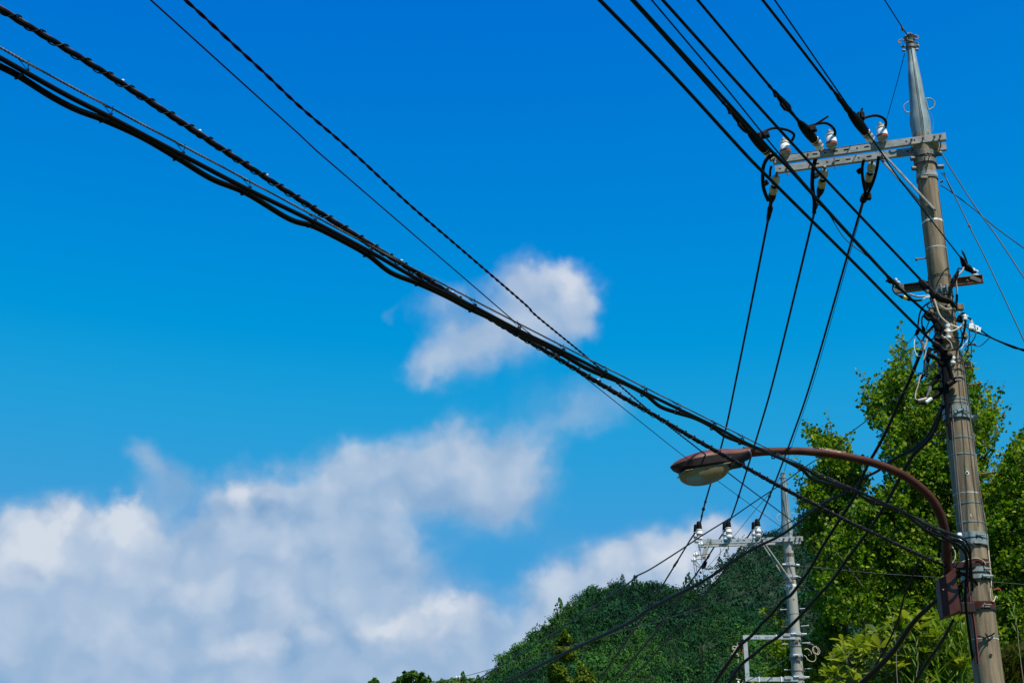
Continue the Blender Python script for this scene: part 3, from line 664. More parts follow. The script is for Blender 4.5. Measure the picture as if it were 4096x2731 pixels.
def bolt(parent, p, d, L=.05, r=.007, m=None, head=True, name='bolt', tail=0.0):
    mb = MB(); p = Vector(p); d = Vector(d).normalized(); tube(mb, [p - d * tail, p + d * L], r, 8)
    if head: lathe(mb, p + d * L * .35, d, [(0, r * 2.0), (r * 1.3, r * 2.0)], 6)
    return obj(name, mb, m or M['darksteel'], parent)
# joint ring, white paint ring, casting marks
band(pole, zj, .018, prad(zj) + .007, M['concrete'], name='joint_ring'); band(pole, zj - .02, .012, prad(zj) + .004, M['darksteel'], name='joint_ring')
wz = zv(893, NY); band(pole, wz, .022, prad(wz) + .0015, M['whitepaint'], name='paint_ring', label='worn white paint ring')
for v in (1000, 1980, 2560): band(pole, zv(v, NY), .006, prad(zv(v, NY)) + .001, M['whitepaint'], name='casting_line')
# steel cap (folded sheet, with a seam and a swollen foot)
capz = [(zv(v, NY), r) for v, r in ((190, .042), (225, .046), (262, .055), (330, .072), (430, .086), (455, .094), (478, .105), (500, .108), (545, .099), (575, .099))]
mb = MB(); V = []; Fs = []; ANG = [-180 + 12 * k for k in range(30)]
def facet(a, r, s=1.0):
    k = 0.955 + .045 * abs(math.cos(R(a) * 4)); return r * k
cols_ = []
for (z, r) in capz:
    for a in range(0, 360, 10):
        ra_ = facet(a, r)
        if 255 <= a <= 262: ra_ = r * .80
        if 225 <= a < 255: ra_ *= .985
        V.append(Vector((PX + ra_ * math.cos(R(a)), NY + ra_ * math.sin(R(a)), z)))
n_ = 36
for i in range(len(capz) - 1):
    for j in range(n_):
        k = (j + 1) % n_; Fs.append((i * n_ + j, i * n_ + k, (i + 1) * n_ + k, (i + 1) * n_ + j))
Fs.append(tuple(range(n_))[::-1])
mb.add(V, Fs); cap_ = obj('steel_cap', mb, M['steel'], pole)
# seam flange, handles
p0 = [Vector((PX - r * .13, NY - r * 1.0, z)) for z, r in capz]
mb = MB(); tube(mb, p0, .0045, 6); obj('seam', mb, M['steel'], cap_)
for s, pts in ((-1, [(395,1060),(350,1085),(312,1120),(312,1165),(345,1205),(400,1215)]), (1, [(600,1030),(660,1030),(708,1065),(712,1110),(690,1150),(630,1178)])):
    mb = MB(); tube(mb, catmull([S(*zK(*q), NY) for q in pts], 6), .0065, 8); obj('ring_handle', mb, M['steel'], cap_)
mb = MB(); tube(mb, [S(*zK(590, 1020), NY - .02), S(*zK(632, 1180), NY - .02)], .007, 6); obj('handle_plate', mb, M['steel'], cap_)
mb = MB(); tube(mb, catmull([S(*zK(*q), NY) for q in ((645,1200),(680,1260),(700,1330),(690,1460))], 5), .002, 5); obj('tie_wire', mb, M['greywire'], cap_)
# cap top hardware
top = zv(160, NY); tz = lambda v: zv(v, NY)
head = obj('top_bracket', lathe(MB(), (PX, NY, tz(188)), Z_, [(0, .044), (.03, .046), (.07, .05), (.10, .062), (.115, .07), (.125, .035), (.14, .02)], 14), M['darksteel'], pole)
for pts in ([(330,300),(300,260),(262,262),(240,285),(245,308),(268,308),(275,290)], [(380,205),(430,205),(480,205),(500,225),(490,255),(465,255),(445,235)], [(330,215),(370,175),(405,178),(430,205)], [(355,195),(360,260),(400,275),(445,290)]):
    mb = MB(); tube(mb, catmull([S(*zK(*q), NY - .05) for q in pts], 5), .0075, 6); obj('hook', mb, M['darksteel'], head)
band(pole, tz(190), .035, .055, M['darksteel'], name='cap_clamp')
for (a, b) in (((275,350),(325,350)), ((450,335),(510,345)), ((488,300),(492,350)), ((460,390),(500,392)), ((290,400),(330,405))):
    mb = MB(); tube(mb, [S(*zK(*a), NY - .02), S(*zK(*b), NY - .02)], .013, 8); obj('clamp_lug', mb, M['darksteel'], pole)

# ---- upper crossarm: two zinc channels clamped either side of the shaft
zarm = (SZ(*zC(1650, 1075), 0) - O); 
ZA = S(*zC(1600, 1085), NY - .115).z      # mid height of the front channel
FA = SZ(*zC(375, 1255), ZA); FB = SZ(*zC(1732, 1066), ZA)
FB.y = max(FB.y, 12.75)
da = (FB - FA); da.z = 0; da.normalize(); na = Vector((da.y, -da.x, 0)); na = na if na.y < 0 else -na
gap = 0.215
arm = thing('crossarm_anchor', None, None, (0, 0, 0)) if False else None
def channel(parent, A, B, n, h, fl, holes, m, th=.006, slots=(), name='channel'):
    """pressed channel: web with true holes facing n, flanges going back"""
    d = (B - A).normalized(); L = (B - A).length; mb = MB()
    def seg(a, b, z0, z1): box(mb, A + d * ((a + b) / 2) + Z_ * ((z0 + z1) / 2) - n * th / 2, d, n, Z_, (b - a) / 2, th / 2, (z1 - z0) / 2)
    hs = sorted([(x - w / 2, x + w / 2, hh) for x, w, hh in holes])
    seg(0, L, .011, h / 2); seg(0, L, -h / 2, -.011)
    x = 0
    for a, b, hh in hs:
        seg(x, a, -.011, .011); 
        if hh < .011: seg(a, b, hh, .011); seg(a, b, -.011, -hh)
        x = b
    seg(x, L, -.011, .011)
    for s in (-1, 1): box(mb, A + d * L / 2 + Z_ * s * (h / 2 - th / 2) - n * (th + fl / 2), d, n, Z_, L / 2, fl / 2, th / 2)
    box(mb, A + d * L / 2 - n * (fl + th * .5), d, n, Z_, L / 2 - .001, th * .4, h / 2 - th * 1.1)
    return obj(name, mb, m, parent, smooth=False)
def frac_on(A, B, px_u, z_):       # distance along A-B where it is seen at column u
    lo, hi = 0.0, (B - A).length; d = (B - A).normalized()
    for _ in range(40):
        m_ = (lo + hi) / 2; p = A + d * m_ - O; w = p.y * math.cos(PITCH) + p.z * math.sin(PITCH)
        if CX + FPX * p.x / w < px_u: lo = m_
        else: hi = m_
    return lo
armL = (FB - FA).length
fh = [(frac_on(FA, FB, zC(x, 0)[0], 0), .05 if w else .018, .0095) for x, w in ((705,1),(865,1),(950,1),(1035,0),(785,0),(1110,1),(1420,0),(1485,0))]
cross = obj('crossarm', MB() and box(MB(), FA + da * armL * .93 - na * gap * .5, da, na, Z_, .05, gap * .46, .02), M['steel_arm'], pole, smooth=False)
chF = channel(cross, FA, FB, na, .078, .038, fh, M['steel_arm'])
BA = FA - na * gap - Z_ * .0; BB = FB - na * gap
bh = [(frac_on(BA, BB, zC(x, 0)[0], 0), .05 if w else .018, .0095) for x, w in ((430,0),(720,1),(880,1),(965,1),(1048,0),(800,0),(1130,1),(1430,0))]
chB = channel(cross, BA, BB, na, .078, .038, bh, M['steel_arm'])
for x, c_ in ((650, 'r'), (1462, 0), (1553, 0), (1642, 0), (1688, 0)):
    t_ = frac_on(FA, FB, zC(x, 0)[0], 0); p = FA + da * t_
    bolt(cross, p, na, .04, .0075, M['rust'] if c_ else M['darksteel'], tail=gap + .03)
for x in (490, 860, 1240):   # pin stems below the arm
    t_ = frac_on(BA, BB, zC(x, 0)[0], 0); p = BA + da * t_ + na * .02; mb = MB(); tube(mb, [p - Z_ * .10, p + Z_ * .03], .009, 8); lathe(mb, p - Z_ * .06, Z_, [(0, .016), (.018, .016)], 6); obj('pin_stem', mb, M['darksteel'], cross)
# rusty top edge of the front channel
mb = MB(); box(mb, FA + da * armL * .33 + Z_ * .0405 - na * .016, da, na, Z_, armL * .32, .0185, .0014); obj('rusty_edge', mb, M['rust'], cross, smooth=False)
# braces from arm to shaft
def strut(parent, a, b, r, m, name='brace', flat=True):
    mb = MB(); tube(mb, [a, b], r, 6); o = obj(name, mb, m, parent); return o
bt = FA + da * frac_on(FA, FB, zC(1190, 0)[0], 0)
bp = on_pole(*zD(1645, 275), .02)
strut(pole, bt + na * .012 - Z_ * .03, bp, .0125, M['steel_arm']); bolt(pole, bp, (0, -1, 0), .03, .009)
bt2 = BA + da * frac_on(BA, BB, zC(1210, 0)[0], 0)
strut(pole, bt2 - na * .01 - Z_ * .03, S(*zD(1560, 250), NY + .10), .0125, M['steel_arm'])
# bands and lugs under the arm
for v, h, ex in ((625, .06, .018), (655, .05, .016)): band(pole, tz(v), h, prad(tz(v)) + ex, M['darksteel'], name='clamp_band')
for (a, b, r) in (((1455,1245),(1510,1245),.025), ((1465,1322),(1520,1320),.024), ((1650,1210),(1695,1205),.027), ((1660,1310),(1712,1308),.024)):
    mb = MB(); tube(mb, [S(*zC(*a), NY - .02), S(*zC(*b), NY - .02)], r, 10); obj('clamp_lug', mb, M['darksteel'], pole)
for q in ((1570,1225),(1600,1230)): bolt(pole, on_pole(*zC(*q), .02), (.2, -1, .1), .07, .006, M['darksteel'])
band(pole, tz(708), .05, prad(tz(708)) + .008, M['steel_arm'], name='clamp_band', label='pale zinc band with a bolt'); band(pole, tz(722), .012, prad(tz(722)) + .01, M['darksteel'], name='strap')
mb = MB(); q = on_pole(*zC(1560, 1390), .02); box(mb, q, X_, Y_, Z_, .035, .012, .012); obj('band_bolt', mb, M['darksteel'], pole, smooth=False)
mb = MB(); tube(mb, [S(*zC(1685, 1430), NY - .03), S(*zC(1712, 1418), NY - .05)], .011, 8); obj('clamp_lug', mb, M['darksteel'], pole)
# step bolts
def step(parent, a, b, Y, r=.0085, m=None):
    A_ = S(*a, Y); B_ = S(*b, Y); d = (B_ - A_).normalized(); mb = MB(); tube(mb, [A_, B_], r, 8); lathe(mb, B_ - d * .008, d, [(0, r * 1.9), (.012, r * 1.9)], 10); return obj('step_bolt', mb, m or M['rust'], parent)
step(pole, zA(1050, 118), zA(838, 150), NY); step(pole, zA(1560, 1505), zA(1765, 1475), NY); step(pole, zB(1640, 945), zB(1850, 915), NY); step(pole, zE(1985, 972), zE(2105, 958), NY); step(pole, zE(1770, 645), zE(1645, 663), NY)
# thin straps down the shaft
for v in (1606, 1620, 1760, 1826, 2020, 2096): band(pole, tz(v), .011, prad(tz(v)) + .004, M['steel'], name='strap', tilt=random.uniform(-.04, .04))
for v in (1290, 1340, 1371, 1461, 1490, 1523): band(pole, tz(v), .012, prad(tz(v)) + .006, M['darksteel'], name='strap', tilt=random.uniform(-.03, .03))
# broad clamp bands
def clamp(v, h, m, lugs, ex=.012):
    z = tz(v); band(pole, z, h, prad(z) + ex, m, name='clamp_band'); band(pole, z - h / 2 - .006, .01, prad(z) + ex + .002, M['void'], name='strap')
    for a, b, r in lugs:
        mb = MB(); tube(mb, [a, b], r, 10); obj('clamp_lug', mb, m, pole)
def pl(x, y, c, off=.02): return on_pole(*c(x, y), off)
clamp(1646, .06, M['steel'], [(pl(1870,462,zE), pl(1800,490,zE), .012)])
clamp(1668, .065, M['steel'], [(S(*zE(1935, 535), NY - .03), S(*zE(1980, 520), NY - .05), .03)])
clamp(2148, .05, M['steel'], []); clamp(2175, .05, M['steel'], [])
clamp(2258, .06, M['brown'], []); clamp(2285, .05, M['steel'], []); clamp(2314, .04, M['steel'], [(pl(1150,880,zO,.03), pl(1290,880,zO,.03), .012)]); clamp(2427, .06, M['brown'], [])
for (x, y, c) in ((1835,475,zE),(1880,490,zE),(1100,310,zO),(1060,420,zO),(1190,690,zO),(1200,780,zO),(1180,900,zO),(1200,1280,zO),(1180,1310,zO)):
    p = pl(x, y, c, .015); mb = MB(); tube(mb, [p - X_ * .03, p + X_ * .05], .006, 8); lathe(mb, p - X_ * .02, X_, [(0, .018), (.006, .018)], 12); obj('band_bolt', mb, M['darksteel'], pole)
# small holes and marks
p = on_pole(*zE(1898, 962), .001); mb = MB(); lathe(mb, p + Y_ * .004, -Y_, [(0, .02), (.006, .02)], 16); ho = obj('hole_rim', mb, M['whitepaint'], pole); mb = MB(); lathe(mb, p + Y_ * .002, -Y_, [(0, .010), (.0062, .010)], 14); obj('hole', mb, M['void'], pole)
for (x, y) in ((1928, 1295),): 
    p = on_pole(*zE(x, y), .001); mb = MB(); box(mb, p, X_, Y_, Z_, .003, .002, .014); obj('scratch', mb, M['whitepaint'], pole, smooth=False)
# wires strapped down the shaft
def pole_line(pts, c, r, m, name='down_wire', off=.012, label=None):
    mb = MB(); tube(mb, catmull([on_pole(*c(*q), off) for q in pts], 6), r, 6); return obj(name, mb, m, pole, label=label)
pole_line([(1780,430),(1800,700),(1830,1050),(1862,1400),(1868,1440)], zE, .0055, M['greywire']); pole_line([(1775,560),(1790,760),(1818,1080),(1850,1390)], zE, .0045, M['greywire'])
pole_line([(1862,0),(1885,150),(1905,330),(1955,700),(1985,1000),(2025,1250),(2052,1440),(2065,1560)], zE, .0055, M['greywire']); pole_line([(1850,10),(1875,160),(1895,340),(1945,700),(1975,1000),(2012,1250),(2040,1430)], zE, .0045, M['greywire'])
pole_line([(1215,300),(1240,600),(1265,850),(1275,1020)], zO, .0055, M['cream'], label='pale down wire'); pole_line([(1175,0),(1205,250),(1235,500),(1258,760)], zO, .0045, M['greywire'])
pole_line([(1260,1050),(1265,1190),(1300,1235),(1325,1190),(1340,1160),(1362,1190)], zO, .0045, M['cream'], off=.02)
mb = MB(); tube(mb, catmull([S(*zO(*q), NY - .11) for q in ((1100,690),(1150,680),(1210,740),(1250,800))], 5), .004, 6); obj('jumper_wire', mb, M['greywire'], pole)
mb = MB(); tube(mb, catmull([S(*zO(*q), NY - .15) for q in ((790,760),(850,690),(960,650),(1060,630),(1150,660),(1200,720))], 5), .004, 6); obj('jumper_wire', mb, M['cream'], pole)
mb = MB(); tube(mb, catmull([S(*zO(*q), NY - .02) for q in ((1310,1070),(1350,1058),(1390,1062),(1405,1095))], 5), .006, 6); obj('wire_end', mb, mat('red_wire', (0.30, 0.03, 0.02), .5), pole)
mb = MB(); tube(mb, catmull([S(*zO(*q), NY - .13) for q in ((975,820),(960,930),(965,1050),(985,1250),(1020,1400),(1045,1568),(1060,1700),(1100,2100))], 5), .005, 6); obj('down_wire', mb, mat('reddish_wire', (0.20, 0.03, 0.03), .5), pole, label='thin red wire down the left flank')
mb = MB(); tube(mb, catmull([S(*zO(*q), NY - .12) for q in ((940,840),(945,1000),(980,1280),(1010,1450),(1030,1568),(1080,2100))], 5), .006, 6); obj('down_wire', mb, M['cable'], pole)
mb = MB(); tube(mb, catmull([on_pole(*zE(*q), .02) for q in ((1765,420),(1750,520),(1765,700))], 4), .012, 6); obj('down_wire', mb, M['rubber'], pole)
# bit of wire tied low on the shaft
for pts in ([(1090,1180),(1105,1190),(1130,1185),(1160,1165)], [(1060,1215),(1095,1200),(1120,1215)], [(1105,1190),(1110,1215),(1090,1235),(1075,1260)], [(1100,1195),(1120,1225)], [(1085,1165),(1105,1190)], [(1030,1190),(1090,1205)]):
    c_ = conv(3400, 1950, 2.007); mb = MB(); tube(mb, catmull([on_pole(*c_(*q), .02) for q in pts], 4), .0065, 6); obj('tie_wire', mb, random.choice([M['cable'], M['teal'], M['cable']]), pole)
c_ = conv(3400, 1950, 2.007); p = on_pole(*c_(1130, 1342), .002); mb = MB(); lathe(mb, p, -Y_, [(0, .014), (.006, .014)], 10); obj('hole', mb, M['void'], pole)

# ---- lower rusty crossarm, behind the shaft
ZL = S(*zA(1150, 540), NY + .16).z; LA = SZ(*zA(505, 622), ZL); LB = SZ(*zA(1890, 452), ZL)
dl = (LB - LA); dl.z = 0; dl.normalize(); nl_ = Vector((dl.y, -dl.x, 0)); nl_ = nl_ if nl_.y < 0 else -nl_
mb = MB(); L_ = (LB - LA).length
box(mb, LA.lerp(LB, .5) - nl_ * .022, dl, nl_, Z_, L_ / 2, .003, .034)
for s in (-1, 1): box(mb, LA.lerp(LB, .5) + Z_ * s * .0365, dl, nl_, Z_, L_ / 2, .027, .0035)
box(mb, LB - nl_ * 0.0 - dl * .004, dl, nl_, Z_, .003, .022, .03)
low = obj('lower_crossarm', mb, M['rust'], pole, smooth=False)
mb = MB(); box(mb, LA.lerp(LB, .84) - Z_ * .012 + nl_ * .0, dl, nl_, Z_, .10, .004, .004); obj('angle_strip', mb, M['rust'], low, smooth=False)
for x in (895, 1645): 
    t_ = frac_on(LA, LB, zA(x, 0)[0], 0); bolt(low, LA + dl * t_ - Z_ * .01, nl_, .05, .007, M['rust'])
mb = MB(); box(mb, LA + dl * .045 - Z_ * .005 + nl_ * .03, dl, nl_, Z_, .05, .003, .045); obj('end_plate', mb, M['darksteel'], low, smooth=False)
mb = MB(); box(mb, LB - dl * .07 - Z_ * .005 + nl_ * .03, (dl + Z_ * -.6).normalized(), nl_, (Z_ + dl * .6).normalized(), .055, .004, .018); obj('end_plate', mb, M['darksteel'], low, smooth=False)
# blue U-bolts round the shaft at that arm
for x in (1222, 1312):
    p = pl(x, 600, zA, .02); mb = MB(); tube(mb, catmull([p + Z_ * .035, p + Z_ * .03 - Y_ * .02, p - Z_ * .04 - Y_ * .02, p - Z_ * .05], 4), .008, 6); obj('hanger_hook', mb, M['steel'], pole)
mb = MB(); a_ = pl(1190, 620, zA, .01); b_2 = pl(1380, 590, zA, .01); tube(mb, catmull([a_, a_.lerp(b_2, .5) - Y_ * .03, b_2], 4), .013, 8); obj('saddle_plate', mb, M['steel'], pole)
for v, h in ((1178, .03), (1190, .014), (1243, .05), (1282, .014)): band(pole, tz(v), h, prad(tz(v)) + .009, M['darksteel'] if h != .03 else M['steel'], name='strap')
band(pole, tz(1236), .03, prad(tz(1236)) + .004, M['peeled'], name='moss_patch')
for (x, y, c, w_) in ((1525,900,zA,.034),(1100,955,zA,.034),(1595,1340,zA,.022),(1645,630,zB,.036)):
    mb = MB(); box(mb, S(*c(x, y), NY - .02), X_, Y_, Z_, w_, .03, .03); obj('terminal_block', mb, M['concrete'], pole, smooth=False, bevel=.004)
# spool insulators on the shaft
def spool(parent, p, ax, r=.032, L=.07, m1='porcelain'):
    mb = MB(); lathe(mb, Vector(p) - Vector(ax) * L / 2, ax, [(0, r * .7), (.004, r), (L * .3, r), (L * .42, r * .5), (L * .58, r * .5), (L * .7, r), (L * .96, r), (L, r * .7)], 16); return obj('spool_insulator', mb, M[m1], parent)
for (x, y, c) in ((1335, 1225, zA), (1415, 550, zB), (1345, 1330, zA)): spool(pole, pl(x, y, c, .06), Vector((.1, 0, 1)), .026, .075)
# ================================================================== insulators and line hardware on the near pole
def pin_insulator(name, label, base, s, group, m='porcelain', tall=1.0, cat='insulator', cap='darksteel'):
    t = thing(name, label, cat, base, group); b = Vector(base)
    mb = MB(); lathe(mb, b, Z_, [(-.03 * s, .012 * s), (0, .03 * s), (.008 * s, .046 * s), (.016 * s, .051 * s), (.018 * s, .052 * s)], 22); obj('foot', mb, M['porcelain_dirty'], t)
    mb = MB(); lathe(mb, b, Z_, [(.018 * s, .0525 * s), (.040 * s, .0535 * s)], 22, False); obj('red_band', mb, M['redband'], t)
    mb = MB(); lathe(mb, b, Z_, [(.040 * s, .0525 * s), (.07 * s, .052 * s), (.095 * s, .046 * s), (.108 * s, .040 * s), (.112 * s, .034 * s)], 22); obj('bell', mb, M[m], t)
    mb = MB(); lathe(mb, b, Z_, [(.112 * s, .034 * s), (.116 * s, .047 * s), (.128 * s, .048 * s), (.134 * s, .036 * s)], 22); obj('groove_ring', mb, M[m], t)
    mb = MB(); lathe(mb, b, Z_, [(.134 * s, .028 * s), (.142 * s, .033 * s), (.155 * s, .032 * s), (.162 * s, .02 * s)], 16); lathe(mb, b + Vector((-.012 * s, -.012, .158 * s)), Z_, [(0, .014 * s), (.018 * s, .012 * s)], 8); obj('head', mb, M['porcelain_dirty'], t)
    return t
ztop = ZA + .039
PI_ = []
for i, ((x, y, c), lab) in enumerate((((1105,856,zH), 'leftmost of the three white pin insulators on the near crossarm, red band at its foot'), ((1830,735,zH), 'middle white pin insulator with red band on the near crossarm'), ((1060,622,zI), 'white pin insulator with red band on the near crossarm, closest to the near pole'))):
    p = SZ(*c(x, y), ztop); PI_.append(p); pin_insulator('pin_insulator', lab, p, 1.12, 'pin insulators on the near crossarm')
def proj(p):
    q = Vector(p) - O; w = q.y * math.cos(PITCH) + q.z * math.sin(PITCH); up = (-q.y * math.sin(PITCH) + q.z * math.cos(PITCH)); return CX + FPX * q.x / w, CY - FPX * up / w, w
def on_line(A, B, u):
    lo, hi = 0., 1.
    f = lambda t: proj(A.lerp(B, t))[0]
    inc = f(1) > f(0)
    for _ in range(40):
        m_ = (lo + hi) / 2
        if (f(m_) < u) == inc: lo = m_
        else: hi = m_
    return A.lerp(B, lo)
def lumpy(mb, A, B, radii, sides=9, wob=.0, seed=1):
    rr = random.Random(seed); n = len(radii); P = [A.lerp(B, i / (n - 1)) + Vector((rr.uniform(-wob, wob), rr.uniform(-wob, wob), rr.uniform(-wob, wob))) for i in range(n)]
    tube(mb, P, list(radii), sides)
# overhead high-voltage wires coming over the camera, each held by a strain insulator at the front channel
HV = [((3091, 636), 2525, (3088, 3066), (3074, 2994), (3003, 2904)), ((3289, 601), 2790, (3289, 3262), (3264, 3197), (3162, 3090)), ((3490, 568), 3050, (3494, 3468), (3468, 3396), (3400, 3334))]
hvlab = ['left', 'middle', 'right']; ordl = ['leftmost', 'middle', 'rightmost']
for i, (at_, ut, pc, cv, cc) in enumerate(HV):
    A = SZ(*at_, ZA + .01) + na * .02; B = SZ(ut, 0, ZA + .22); d = (B - A).normalized(); Bx = B + d * 9
    t = thing('strain_insulator', ['leftmost black-sleeved strain insulator on the camera side of the near crossarm', 'middle black-sleeved strain insulator on the camera side of the near crossarm', 'black-sleeved strain insulator on the camera side of the near crossarm, nearest its pole'][i], 'insulator', A, 'strain insulators on the near crossarm')
    mb = MB(); tube(mb, catmull([A - d * .01 - Z_ * .02, A + Z_ * .02 + d * .02, A + d * .05], 4), .014, 8); tube(mb, [A - X_ * .025 - Z_ * .03, A + X_ * .02 + Z_ * .0], .02, 8); obj('shackle', mb, M['darksteel'], t)
    a = on_line(A, B, pc[0] - 10); b = on_line(A, B, pc[1] - 12)
    L = (b - a).length
    for k in range(3):
        mb = MB(); c0 = a.lerp(b, k / 3 + .05); lathe(mb, c0, d, [(0, .026), (.008, .048), (.018, .05), (.03, .03), (.038, .026)], 18); obj('disc', mb, M['porcelain_dirty'] if k else M['porcelain'], t)
    mb = MB(); a = on_line(A, B, cv[0]); b = on_line(A, B, cv[1]); lumpy(mb, a, b, [.030, .046, .050, .052, .050, .046, .040, .024], 12); obj('sleeve', mb, M['rubber'], t)
    mb = MB(); a2 = on_line(A, B, cc[0]); b2 = on_line(A, B, cc[1]); b3 = on_line(A, B, cc[1] - 22)
    lumpy(mb, b, a2, [.02, .016, .02], 8)
    n_ = 12; rad = [.020, .030, .040, .044, .040, .034, .030, .026, .022, .026, .02, .012]
    if i == 2: rad = [.030, .034, .032, .028, .028, .026, .024, .024, .022, .020, .018, .012]
    lumpy(mb, a2, b2, rad, 8, .004, i + 3)
    lumpy(mb, b2, b3, [.012, .018, .010], 7)
    # hanging skirt and fins of the cover
    mid = a2.lerp(b2, .42); s_ = d.cross(Z_).normalized(); uu = s_.cross(d).normalized()
    if i < 2: box(mb, mid - uu * .035, d, s_, uu, .055, .014, .03); box(mb, b2.lerp(a2, .14) - uu * .02, d, s_, uu, .018, .012, .024)
    obj('clamp_cover', mb, M['rubber'], t)
    wb = MB(); tube(wb, catmull([b3.lerp(a2, .2), B, B.lerp(Bx, .5) - Z_ * .05, Bx], 8), [.0135] * 3, 10)
    tag(obj('power_line', wb, M['cable'], label=['thick black line over the camera to the leftmost strain insulator', 'thick black line over the camera to the middle strain insulator', 'thick black line over the camera to the strain insulator nearest the pole'][i]), None, 'power line', 'overhead lines coming over the camera')
# jumpers from the clamps to the pin insulators
J = [([(590,560),(740,512),(880,450),(1000,446),(1150,480),(1236,540),(1222,610),(1180,665)], zH, (770,560,(.055,.02,.032)), ((1, 0, .25)), None),
     ([(1390,440),(1520,400),(1640,368),(1750,368),(1840,425),(1882,500),(1872,575)], zH, (1500,470,(.06,.02,.034)), (1, 0, .3), ((1600,370),(1772,258))),
     ([(715,330),(800,275),(950,246),(1060,280),(1112,350),(1098,440)], zI, (718,262,(.035,.03,.045)), (1, 0, .0), ((715,235),(740,135)))]
for i, (pts, c, bx, ax, hd) in enumerate(J):
    lab = ['leftmost', 'middle', 'rightmost'][i]
    t = thing('jumper_cable', ['bent black jumper cable looping to the leftmost white pin insulator', 'bent black jumper cable looping to the middle white pin insulator, rod sticking up', 'bent black jumper cable looping to the pin insulator nearest the pole'][i], 'cable', S(*c(*pts[0]), 13.0), 'jumper cables above the near crossarm')
    y0 = SZ(*c(*pts[0]), ZA + .05).y; y1 = PI_[i].y - .01
    mb = MB(); tube(mb, wire_pts([c(*q) for q in pts], y0, y1, 6), .0145, 10); obj('cable', mb, M['rubber'], t)
    x, y, sz = bx; ax = Vector(ax).normalized(); s_, u_ = Y_, Vector((-ax.z, 0, ax.x))
    mb = MB(); box(mb, S(*c(x, y), y0 + .02), ax, s_, u_, *sz); box(mb, S(*c(x + 20, y - 15), y0), ax, s_, u_, sz[0] * .5, .026, sz[2] * .8); obj('clamp_box', mb, M['rubber'], t, smooth=False, bevel=.006)
    if hd:
        mb = MB(); tube(mb, [S(*c(*hd[0]), y0), S(*c(*hd[1]), y0)], [.014, .009, .011], 8); obj('lug', mb, M['rubber'], t)
# back strain insulators: lines towards the far pole
BK = [([(3108,694),(3092,768),(3080,830),(3067,906),(2948,1500),(2893,1755),(2819,2015),(2803,2084)], (2778,2133)),
      ([(3300,668),(3289,728),(3278,775),(3262,817),(3250,880),(3099,1500),(3030,1740),(2951,1995),(2921,2079)], (2898,2123)),
      ([(3490,642),(3480,694),(3466,753),(3452,804),(3438,852),(3252,1500),(3171,1740),(3084,1970),(3038,2076)], (3012,2113))]
FY = 24.6
for i, (px, _) in enumerate(BK):
    Q = wire_pts(px, 13.35, FY - .15, 8)
    kk = 8 * 3
    t = thing('strain_insulator', ['leftmost strain insulator hanging behind the near crossarm, two dirty white rings', 'middle strain insulator hanging behind the near crossarm, two dirty white rings', 'strain insulator behind the near crossarm, nearest the pole, with a square black cover'][i], 'insulator', Q[0], 'strain insulators on the near crossarm')
    d = (Q[8] - Q[0]).normalized(); P0_ = Q[0]
    scr = lambda a: on_px(Q, a)
    # distances measured along the sight track in pixels
    acc = [0.0]; pp = [proj(q)[:2] for q in Q]
    for a_, b_3 in zip(pp[:-1], pp[1:]): acc.append(acc[-1] + math.dist(a_, b_3))
    def at_px(s):
        for k in range(len(acc) - 1):
            if acc[k + 1] >= s: return Q[k].lerp(Q[k + 1], (s - acc[k]) / (acc[k + 1] - acc[k]))
    mb = MB(); tube(mb, [at_px(0) + Z_ * .01, at_px(14)], .015, 8); obj('shackle', mb, M['darksteel'], t)
    for k, (s0, r_) in enumerate(((12, .048), (50, .047))):
        a = at_px(s0); b = at_px(s0 + 24); dd = (b - a).normalized(); L = (b - a).length
        mb = MB(); lathe(mb, a, dd, [(0, .02), (L * .25, .043), (L * .6, r_), (L * .85, r_), (L, .036)], 18); obj('disc', mb, M['porcelain_dirty'] if k == 0 else M['porcelain_dirty'], t)
        mb = MB(); lathe(mb, b - dd * L * .1, dd, [(0, r_ + .002), (L * .13, r_ + .001)], 18, False); obj('rim', mb, M['yellow'] if k else M['porcelain'], t)
    mb = MB()
    for (s0, s1, rad) in (((34, 54, [.034, .036, .034]), (72, 112, [.038, .042, .042, .040, .030]), (108, 140, [.026, .02, .02]), (138, 215, [.020, .030, .032, .030, .026, .026, .022, .013]))
                          if i < 2 else ((34, 54, [.034, .036, .034]), (72, 120, [.038, .040, .036, .026, .018]), (118, 150, [.014, .012, .012]), (148, 225, [.030, .040, .040, .038, .034, .032, .026, .02]))):
        pts = [at_px(s0 + (s1 - s0) * k / 7) for k in range(8)]; tube(mb, pts, rad, 10)
    obj('sleeve', mb, M['rubber'], t)
    if i == 2: mb = MB(); box(mb, at_px(186) + X_ * .045, X_, Y_, Z_, .03, .03, .035); obj('cover_block', mb, M['rubber'], t, smooth=False, bevel=.005)
    wb = MB(); st = at_px(200)
    tube(wb, [at_px(195)] + [q for k, q in enumerate(Q) if acc[k] > 200], .0135, 10)
    tag(obj('power_line', wb, M['cable'], label=['leftmost of three black lines running down to the far pole', 'middle one of three black lines running down to the far pole', 'rightmost of three black lines running down to the far pole'][i]), None, 'power line', 'lines between the two poles')
    for k, (s0, r_) in enumerate(((acc[-1] - 80, .022), (acc[-1] - 50, .03), (acc[-1] - 22, .02)) if i == 0 else ((acc[-1] - 100 * (i > 0), .024),)):
        a = at_px(s0 - 7); b = at_px(s0 + 7); mb = MB(); tube(mb, [a, a.lerp(b, .5), b], [.013, r_, .014], 8); obj('splice_cover', mb, M['rubber'], t)
